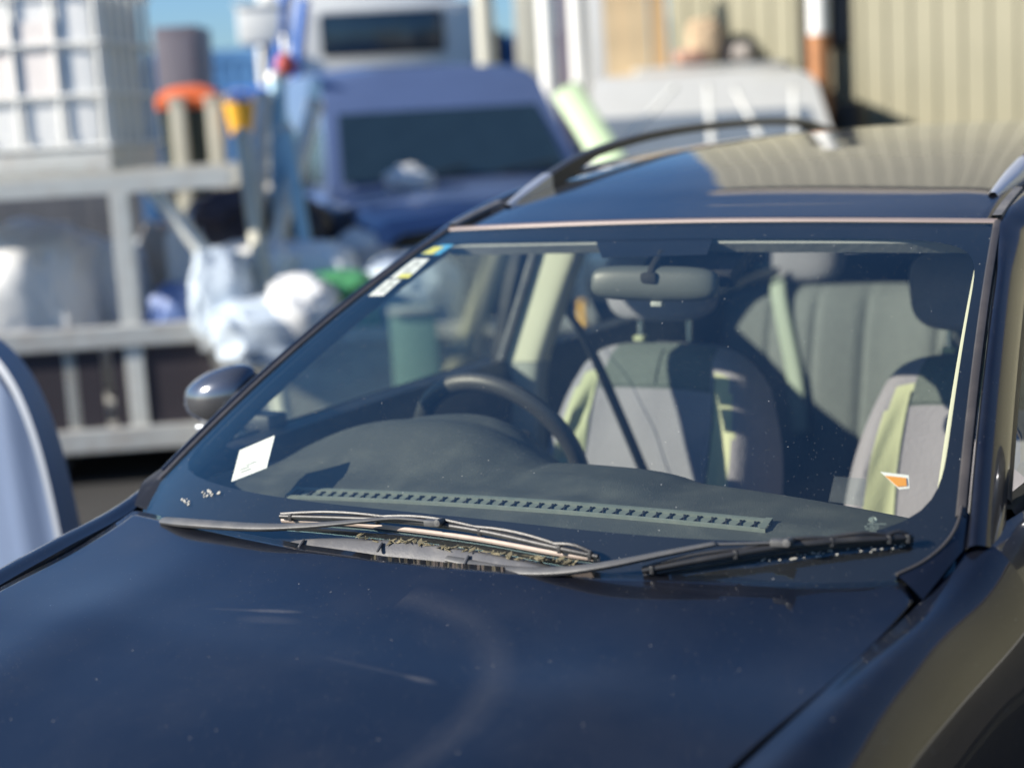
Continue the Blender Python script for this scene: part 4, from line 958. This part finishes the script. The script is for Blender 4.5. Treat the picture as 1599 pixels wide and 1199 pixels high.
# vehicles
def panel(m, quad, off): return m.prism(quad, off)
def suv(root, W, prof_bonnet, mats):
    """boxy four-wheel drive facing -y; W half width"""
    bp, gl = mats
    zb, zr = 1.18, 1.92
    m = MB()
    G = []
    for y, w_, z0, z1 in ((-1.42, .86, .50, 1.02), (-1.38, .92, .42, 1.10), (-.9, .97, .40, 1.16), (-.1, .99, .40, 1.20), (.2, 1, .40, 1.22), (1.5, 1, .40, 1.22), (3.0, .98, .42, 1.22), (3.1, .94, .5, 1.15)):
        w_ *= W; G.append([(-w_, y, z0), (-w_*1.01, y, (z0+z1)/2), (-w_, y, z1-.05), (-w_*.90, y, z1), (-w_*.4, y, z1+.035), (w_*.4, y, z1+.035), (w_*.90, y, z1), (w_, y, z1-.05), (w_*1.01, y, (z0+z1)/2), (w_, y, z0)])
    m.grid(G, closed=True); m.build('body', bp, root)
    m = MB(); G = []
    for y, w_, z in ((.0, .90, 1.22), (.52, .80, 1.84), (.66, .77, 1.905), (1.4, .765, 1.955), (2.4, .76, 1.94), (2.95, .78, 1.86), (3.05, .90, 1.22)):
        w_ *= W; G.append([(-w_*1.005, y+.0, z-.0), (-w_*.93, y, z+.022*(z > 1.85)), (-w_*.4, y, z+.045*(z > 1.85)), (w_*.4, y, z+.045*(z > 1.85)), (w_*.93, y, z+.022*(z > 1.85)), (w_*1.005, y, z)])
    m.grid(G)
    for sx in (-1, 1): m.add([(sx*W*.905, 0, 1.22), (sx*W*.804, .52, 1.84), (sx*W*.775, .66, 1.905), (sx*W*.77, 1.4, 1.955), (sx*W*.765, 2.4, 1.94), (sx*W*.785, 2.95, 1.86), (sx*W*.905, 3.05, 1.22)], [(0, 1, 2, 3, 4, 5, 6)])
    m.build('cab', bp, root, angle=30)
    f = lambda t, s: Vector((s*W*(.86*(1-t)+.76*t), .0+.52*t-.018, 1.245+.56*t))
    ws_ = MB().prism([f(.03, -.94), f(.03, .94), f(1, .93), f(1, -.93)], (0, .010, -.006)).build('windscreen', gl, root, smooth=False)
    for sx in (-1, 1):
        g = lambda y, t: Vector((sx*(W*(.90*(1-t)+.775*t)+.014), y, 1.25+.60*t))
        MB().prism([g(.14, .0), g(1.0, .0), g(1.0, .97), g(.60, .97)], (-sx*.008, 0, 0)).build('side_window', gl, root, smooth=False)
        MB().prism([g(1.1, .0), g(2.0, .0), g(1.98, .97), g(1.1, .97)], (-sx*.008, 0, 0)).build('side_window', gl, root, smooth=False)
        MB().box((sx*W*.72, -1.42, .86), (.24, .06, .17), bev=.03).build('headlight', HL, root)
        MB().box((sx*(W+.10), .30, 1.32), (.16, .10, .18), bev=.03).build('side_mirror', BLK, root)
        MB().box((sx*(W*1.005), 1.02, 1.10), (.02, .14, .03), bev=.006).build('door_handle', BLK, root)
        for y in (-.75, 2.2):
            w = bpy.data.objects.new('wheel', None); COL.objects.link(w); w.parent = root; M = Matrix.Rotation(R_(90), 3, 'Y')
            MB().lathe([(.22, -.12), (.36, -.12), (.385, -.07), (.385, .07), (.36, .12), (.22, .12)], (sx*(W-.08), y, .385), 28, M=M).build('tyre', RUBBER, w)
            MB().lathe([(.02, .06), (.12, .10), (.22, .125), (.22, -.12), (.02, -.10)], (sx*(W-.08), y, .385), 24, M=M if sx > 0 else Matrix.Rotation(R_(-90), 3, 'Y')).build('rim', GALV, w)
    MB().box((0, -1.45, .58), (W*1.9, .16, .20), bev=.04).build('bumper', BLK, root)
    MB().box((0, -1.43, .86), (W*1.0, .05, .16), bev=.015).build('grille', BLK, root)
    for s in (-.35, .3): MB().tube([Vector((s*W, -.05, 1.265)), Vector(((s+.42)*W, .015, 1.31))], .010, 6).build('wiper', BLK, root)
    return ws_
jp = bgt('blue_jeep', 'faded blue four wheel drive parked nose towards the black car', 'car', 716, 285, 10.0, 16, z=0)
suv(jp, .90, None, (BLUEP, DGLASS))
rg = bgt('white_rag', 'white crumpled rag lying on the blue vehicle bonnet', 'rag', 642, 283, 9.45); V, F = blob((0, 0, 0), (.17, .13, .10), 31, 1, .2); obj('rag_cloth', V, F, WBAG, rg)

# white truck and blue container farther back
tkr = bgt('white_truck', 'white box fronted truck parked behind the blue four wheel drive', 'truck', 600, 80, 15.0, 10, z=0); Wt = .92
MB().box((0, 1.0, 1.75), (Wt*2, 1.9, 1.95), bev=.12).build('cab', WPL, tkr)
MB().box((0, .04, 2.44), (1.16, .06, .40), bev=.05).build('windscreen', DGLASS, tkr)
for sx in (-1, 1):
    MB().box((sx*(Wt+.005), .75, 2.35), (.03, .9, .5), bev=.01).build('side_window', DGLASS, tkr)
    MB().box((sx*(Wt+.14), .02, 2.2), (.14, .08, .42), bev=.03).build('side_mirror', BLK, tkr)
    for y in (.7, 4.0):
        w = bpy.data.objects.new('wheel', None); COL.objects.link(w); w.parent = tkr; M = Matrix.Rotation(R_(90), 3, 'Y')
        MB().lathe([(.25, -.13), (.42, -.13), (.44, -.07), (.44, .07), (.42, .13), (.25, .13)], (sx*(Wt-.1), y, .44), 24, M=M).build('tyre', RUBBER, w)
        MB().lathe([(.02, .06), (.25, .12), (.25, -.12), (.02, -.1)], (sx*(Wt-.1), y, .44), 20, M=M).build('rim', GALV, w)
MB().box((0, .03, 2.02), (1.7, .05, .16), bev=.02).build('grille', BLK, tkr)
MB().box((0, .05, .95), (1.8, .2, .3), bev=.04).build('bumper', BLK, tkr)
MB().box((0, 3.6, .9), (1.5, 3.6, .3), bev=.02).build('chassis', BLK, tkr)
MB().box((0, 3.7, 2.1), (2.0, 3.3, 2.0), bev=.03).build('box_body', WPL, tkr)
cn = bgt('blue_container', 'large blue shipping container at the back of the yard behind the bin', 'container', 600, 100, 20.0, 4, z=0)
m = MB(); prof = []
for k in range(40): x = -3.05+k*.1525; prof += [(x, 0), (x+.07, 0), (x+.09, .035), (x+.135, .035)]
m.grid([[(x, y, z) for x, y in prof] for z in (.15, 2.5)]).build('side_wall', BLUEC, cn, smooth=False)
MB().box((0, 1.25, 1.32), (6.0, 2.36, 2.3)).build('shell', BLUEC, cn, smooth=False)
m = MB()
for z in (.1, 2.55): m.box((0, .03, z), (6.1, .10, .14)).box((0, 2.45, z), (6.1, .10, .14))
for x in (-3.05, 3.05): m.box((x, .03, 1.32), (.12, .12, 2.4)).box((x, 2.45, 1.32), (.12, .12, 2.4))
m.build('corner_frame', BLUEC, cn, smooth=False)
rk = bgt('ladder_rack', 'bright blue ladder rack frame standing beside the white truck cab', 'rack', 445, 70, 13.2, 0, z=0)
BR = mat('bright_blue_paint', (.06, .20, .62), .4)
m = MB(); m.tube([(-.10, 0, 0), (-.10, 0, 2.0), (.05, 0, 2.75)], .055, 8); m.build('upright', BR, rk); MB().tube([(-.10, 1.2, 0), (-.10, 1.2, 2.0), (.05, 1.2, 2.75)], .055, 8).build('upright', BR, rk)
for q in ([(-.10, 0, 2.0), (-.10, 1.2, 2.0)], [(-.10, 0, .6), (-.10, 1.2, .6)], [(-.5, 0, 1.92), (1.6, 0, 1.92)]): MB().tube(q, .05, 8).build('cross_bar', BR, rk)
wb = bgt('white_crate', 'white plastic crate sitting on the ladder rack bar', 'crate', 408, 72, 13.1); MB().box((0, .3, .17), (.38, .5, .30), bev=.03).build('crate_body', WPL, wb); MB().box((0, .3, .33), (.42, .54, .03), bev=.01).build('lid', WPL, wb)
gb = bgt('grey_cabinet', 'dull grey steel cabinet behind the tote tank and orange lidded bin', 'cabinet', 280, 130, 10.0, 0, z=0)
zt = zat(280, 42, 10.0); MB().box((0, .25, zt/2), (.27, .5, zt), bev=.01).build('cabinet_body', mat('dull_grey_steel', (.17, .15, .17), .5), gb); MB().box((0, -.005, zt*.72), (.22, .02, zt*.5), bev=.004).build('door', mat('grey_door', (.20, .18, .20), .5), gb)

# right hand clutter: braced cage trailer, timber, posts
PALEV = mat('pale_grey_paint', (.52, .52, .49), .4, coat=.4, var=.06); PGLASS = mat('reflecting_vehicle_glass', (.16, .19, .22), .12, spec=.8, coat=1, var=.3, scale=3)  # second material: pale reflection put into the glass colour
ct = bgt('pale_van', 'pale grey four wheel drive parked beyond the black car roof, before the shed', 'car', 1110, 230, 9.9, -4, z=0)
suv(ct, .90, None, (PALEV, PGLASS)); ct.scale = (1, 1, .925)
zt = zat(1110, 118, 9.6)
for k_, (a, b, lb) in enumerate((((968, 232), (1052, 138), 'strip imitating a white reflection across the pale vehicle windscreen, slanting to the right'), ((1112, 240), (1106, 136), 'strip imitating an upright white reflection in the middle of the pale vehicle windscreen'), ((1196, 232), (1150, 142), 'strip imitating a white reflection slanting left on the pale vehicle windscreen'), ((1240, 234), (1240, 138), 'strip imitating the white reflection nearest the rusty drain pipe on the pale vehicle'))):
    A = dep(*a, 9.30); B = dep(*b, 9.74); t = thing('reflection_strip', lb, 'batten', 'strips imitating reflections on the pale vehicle', A, 0)
    MB().tube([Vector((0, 0, 0))-(B-A)*.25, (B-A)*.5, B-A], [.017, .019, .017], 8, flat=.6).build('strip', GALVL, t); MB().tube([(B-A)*.98, (B-A)*1.01], .020, 8).build('end_cap', GALV, t)  # solid strips added to imitate struts reflected in the windscreen
bx = bgt('bundle_bench', 'tall grey bench behind the pale vehicle carrying tan bundles', 'bench', 1110, 200, 12.0, 0, z=0); zt = zat(1110, 102, 12.0)
MB().box((0, .1, zt-.03), (1.1, .5, .06), bev=.01).build('bench_top', GALV, bx)
for x in (-.5, .5):
    for y in (-.1, .3): MB().box((x, y, (zt-.06)/2), (.06, .06, zt-.06)).build('leg', GALV, bx)
for px, py, w_, h_, m_, lb in ((1100, 62, 62, 80, TAN, 'tall tan cardboard bundle standing on the bench behind the pale vehicle'), (1155, 88, 46, 34, BEIGE, 'small beige bundle on the bench beside the tan one'), (1078, 92, 60, 28, mat('pinkish_cloth', (.45, .27, .20), .8), 'reddish folded cloth on the bench behind the pale vehicle'), (1135, 72, 26, 40, DKBAG, 'small dark bag between the tan and beige bundles')):
    k = 12.0/FPX; p = dep(px, py, 12.0); SK += 1; V, F = blob((0, 0, 0), (w_*k/2, .15, h_*k/2), SK, .6, .10); V = [Matrix.Rotation(YAW, 3, 'Z') @ v for v in V]
    o = obj('tan_bundle' if m_ is TAN else 'cloth_bundle', V, F, m_); p.z = zt+h_*k/2*.92; o.location = p; tag(o, lb, 'bundle', 'bundles on the grey bench')
GT = 'boards leaning by the shed end'
for px, w_, y0, m_, lb in ((965, 30, -40, WOOD, 'pale timber board leaning at the shed end, nearest the white poles'), (1000, 40, -60, WOOD, 'widest pale timber board leaning at the shed end'), (1036, 26, -40, mat('orange_timber', (.60, .40, .20), .8, var=.2), 'orange toned timber board closest to the olive shed wall')):
    k = 11.8/FPX; p = dep(px, 100, 11.8); zt2 = zat(px, y0, 11.8)
    t = thing('timber_board', lb, 'board', GT, (p.x, p.y, 0), YAW); MB().prism([(-w_*k/2, 0, 0), (w_*k/2, 0, 0), (w_*k/2, .3, zt2), (-w_*k/2, .3, zt2)], (0, .03, 0)).build('plank', m_, t, smooth=False); MB().box((0, .06, .8), (w_*k*.9, .03, .08)).build('batten', m_, t, smooth=False)
for px, w_, m_, lb in ((856, 26, WPL, 'white pole standing behind the blue vehicle, next to its roof'), (905, 30, WPL, 'thick white pole standing between the blue vehicle and the timber'), (880, 18, mat('mauve_pole', (.36, .30, .34), .6), 'mauve grey pole between two white poles'), (760, 30, CREAMP, 'cream pole rising behind the blue vehicle roof')):
    k = 12.5/FPX; p = dep(px, 90, 12.5); zt2 = zat(px, -30, 12.5); t = thing('storage_pole', lb, 'pole', 'poles behind the blue vehicle', (p.x, p.y, 0), YAW); MB().tube([(0, 0, 0), (0, 0, zt2)], w_*k/2, 12).build('shaft', m_, t); MB().tube([(0, 0, 0), (0, 0, .05)], w_*k*.8, 12).build('foot', GALV, t)
leaning('pale_board', 'pale green board leaning beside the blue vehicle', 'board', (952, 250), (884, 140), 9.0, 9.4, .085, PGREEN, flat=.3, cap=False)
dp = dep(1283, 200, 11.50); t = thing('drain_pipe', 'white drain pipe with rusty lower half beside the shed wall', 'pipe', None, (dp.x, dp.y, 0), YAW)
z1 = zat(1283, 55, 11.5); MB().tube([(0, 0, z1), (0, 0, 3.6)], .075, 12).build('white_pipe', WPL, t); MB().tube([(0, 0, 0), (0, 0, z1-.002)], .080, 12).build('rusty_pipe', RUSTM, t); MB().box((0, .05, 2.3), (.22, .04, .05)).build('bracket', BLK, t)
for px, w_, y1, nm, lb in ((1256, 14, 70, 'steel_channel', 'narrow dark steel channel left of the white drain pipe'), (1313, 30, 75, 'meter_box', 'dark box mounted high on the wall right of the drain pipe')):
    Dw = 11.62 if px < 1300 else 11.36; p = dep(px, 30, Dw); k = Dw/FPX; zb = zat(px, y1, Dw)
    if nm == 'steel_channel': t = thing(nm, lb, 'channel', None, (p.x, p.y, 0), YAW); MB().box((0, 0, 1.7), (w_*k, .08, 3.4)).build('web', BLK, t, smooth=False); MB().box((0, -.06, 1.7), (w_*k*1.3, .02, 3.4)).build('flange', BLK, t, smooth=False)
    else: t = thing(nm, lb, 'box', None, (p.x, p.y, zb), YAW); MB().box((0, .1, .45), (w_*k, .2, .9), bev=.01).build('box_body', BLK, t); MB().box((0, -.006, .45), (w_*k*.8, .012, .8)).build('door', mat('dark_grey_door', (.03, .03, .034), .5), t)
p = dep(1326, 190, 10.6); t = thing('black_drum', 'black drum standing at the foot of the olive wall', 'drum', None, (p.x, p.y, 0), YAW); z1 = zat(1326, 168, 10.6)
MB().lathe([(.10, 0), (.115, .02), (.115, z1*.5), (.122, z1*.51), (.115, z1*.52), (.115, z1-.02), (.10, z1)], (0, 0, 0), 24).build('drum_body', BLK, t); MB().lathe([(.09, z1), (.09, z1+.03), (.02, z1+.035)], (0, 0, 0), 20).build('lid', BLK, t)
p = dep(910, 490, 6.6); z1 = zat(910, 467, 6.6); t = thing('marker_post', 'yellow round topped marker post seen through the rear side window', 'post', None, (p.x, p.y, 0), YAW); r = .017
MB().tube([(0, 0, 0), (0, 0, z1-r), (0, 0, z1-r*.4), (0, 0, z1)], [r, r, r*.8, r*.2], 12).build('post_body', AMBER, t); MB().lathe([(.06, 0), (.05, .02), (.017, .03)], (0, 0, 0), 12).build('foot', BLK, t)

for px, w_, m_, lb in ((830, 46, CREAMP, 'cream sheet panel standing behind the mauve grey pole'), (935, 46, WPL, 'white sheet panel standing between the thick white pole and the timber')):
    k = 13.4/FPX; p = dep(px, 90, 13.4); zt2 = zat(px, -30, 13.4); t = thing('sheet_panel', lb, 'panel', 'sheet panels standing by the shed end', (p.x, p.y, 0), YAW)
    MB().box((0, 0, zt2/2), (w_*k, .03, zt2-.02), bev=.005).build('sheet', m_, t); MB().box((0, .03, zt2*.6), (w_*k*.9, .03, .07)).build('batten', WOOD, t)

p = dep(645, 500, 7.1); zt2 = zat(645, 476, 7.1); k = 7.1/FPX
t = thing('green_board', 'green sheet board standing beyond the driver window, seen through the glass', 'board', None, (p.x, p.y, 0), YAW); MB().box((0, 0, zt2/2), (72*k, .03, zt2), bev=.006).build('sheet', mat('green_sheet', (.20, .32, .27), .5), t); MB().box((0, -.02, zt2-.02), (75*k, .03, .03), bev=.005).build('top_rail', GALV, t)
leaning('olive_plank', 'pale olive plank leaning beyond the driver window, seen through the glass', 'plank', (728, 540), (782, 392), 7.2, 7.5, .055, OLIVE, flat=.4, cap=False)

# ------------------------------------------------------------------ sky, sun, camera
w = bpy.data.worlds.new('World'); scene.world = w; w.use_nodes = True; nt = w.node_tree
bg = nt.nodes['Background']; sky = nt.nodes.new('ShaderNodeTexSky'); sky.sky_type = 'NISHITA'; sky.sun_disc = False
sd = Vector((-math.sin(SUN_AZ)*math.cos(SUN_EL), -math.cos(SUN_AZ)*math.cos(SUN_EL), math.sin(SUN_EL)))
sky.sun_elevation = SUN_EL; sky.sun_rotation = math.atan2(sd.x, sd.y); sky.air_density = 1.0; sky.dust_density = 0.7; sky.ozone_density = 5.0; sky.altitude = 200
mx = nt.nodes.new('ShaderNodeMix'); mx.data_type = 'RGBA'; mx.blend_type = 'MULTIPLY'; mx.inputs['Factor'].default_value = 1; mx.inputs['B'].default_value = (.80, .95, 1.10, 1)
nt.links.new(sky.outputs[0], mx.inputs['A']); nt.links.new(mx.outputs['Result'], bg.inputs[0]); bg.inputs[1].default_value = .082
sl = bpy.data.lights.new('sun', 'SUN'); sl.energy = 5.0; sl.angle = R_(.5); sl.color = (1, .93, .82)
so = bpy.data.objects.new('sun', sl); COL.objects.link(so); so.rotation_euler = (-sd).to_track_quat('-Z', 'Y').to_euler()
cd = bpy.data.cameras.new('camera'); co = bpy.data.objects.new('camera', cd); COL.objects.link(co); scene.camera = co
cd.sensor_width = 36; cd.lens = FPX/1599*36; cd.clip_start = .05; cd.clip_end = 2000
M = Matrix((RT2, UP2, -FW)).transposed().to_4x4(); M.translation = Vector(CAM); co.matrix_world = M
cd.dof.use_dof = True; cd.dof.focus_distance = 2.50; cd.dof.aperture_fstop = 1.8; cd.dof.aperture_blades = 0
scene.view_settings.view_transform = 'Standard'; scene.view_settings.look = 'None'; scene.view_settings.exposure = .85; scene.view_settings.gamma = 1
scene.render.engine = 'CYCLES'; c = scene.cycles; c.use_denoising = True; c.max_bounces = 10; c.transparent_max_bounces = 16; c.glossy_bounces = 5; c.diffuse_bounces = 3; c.caustics_reflective = False; c.caustics_refractive = False; c.sample_clamp_indirect = 6
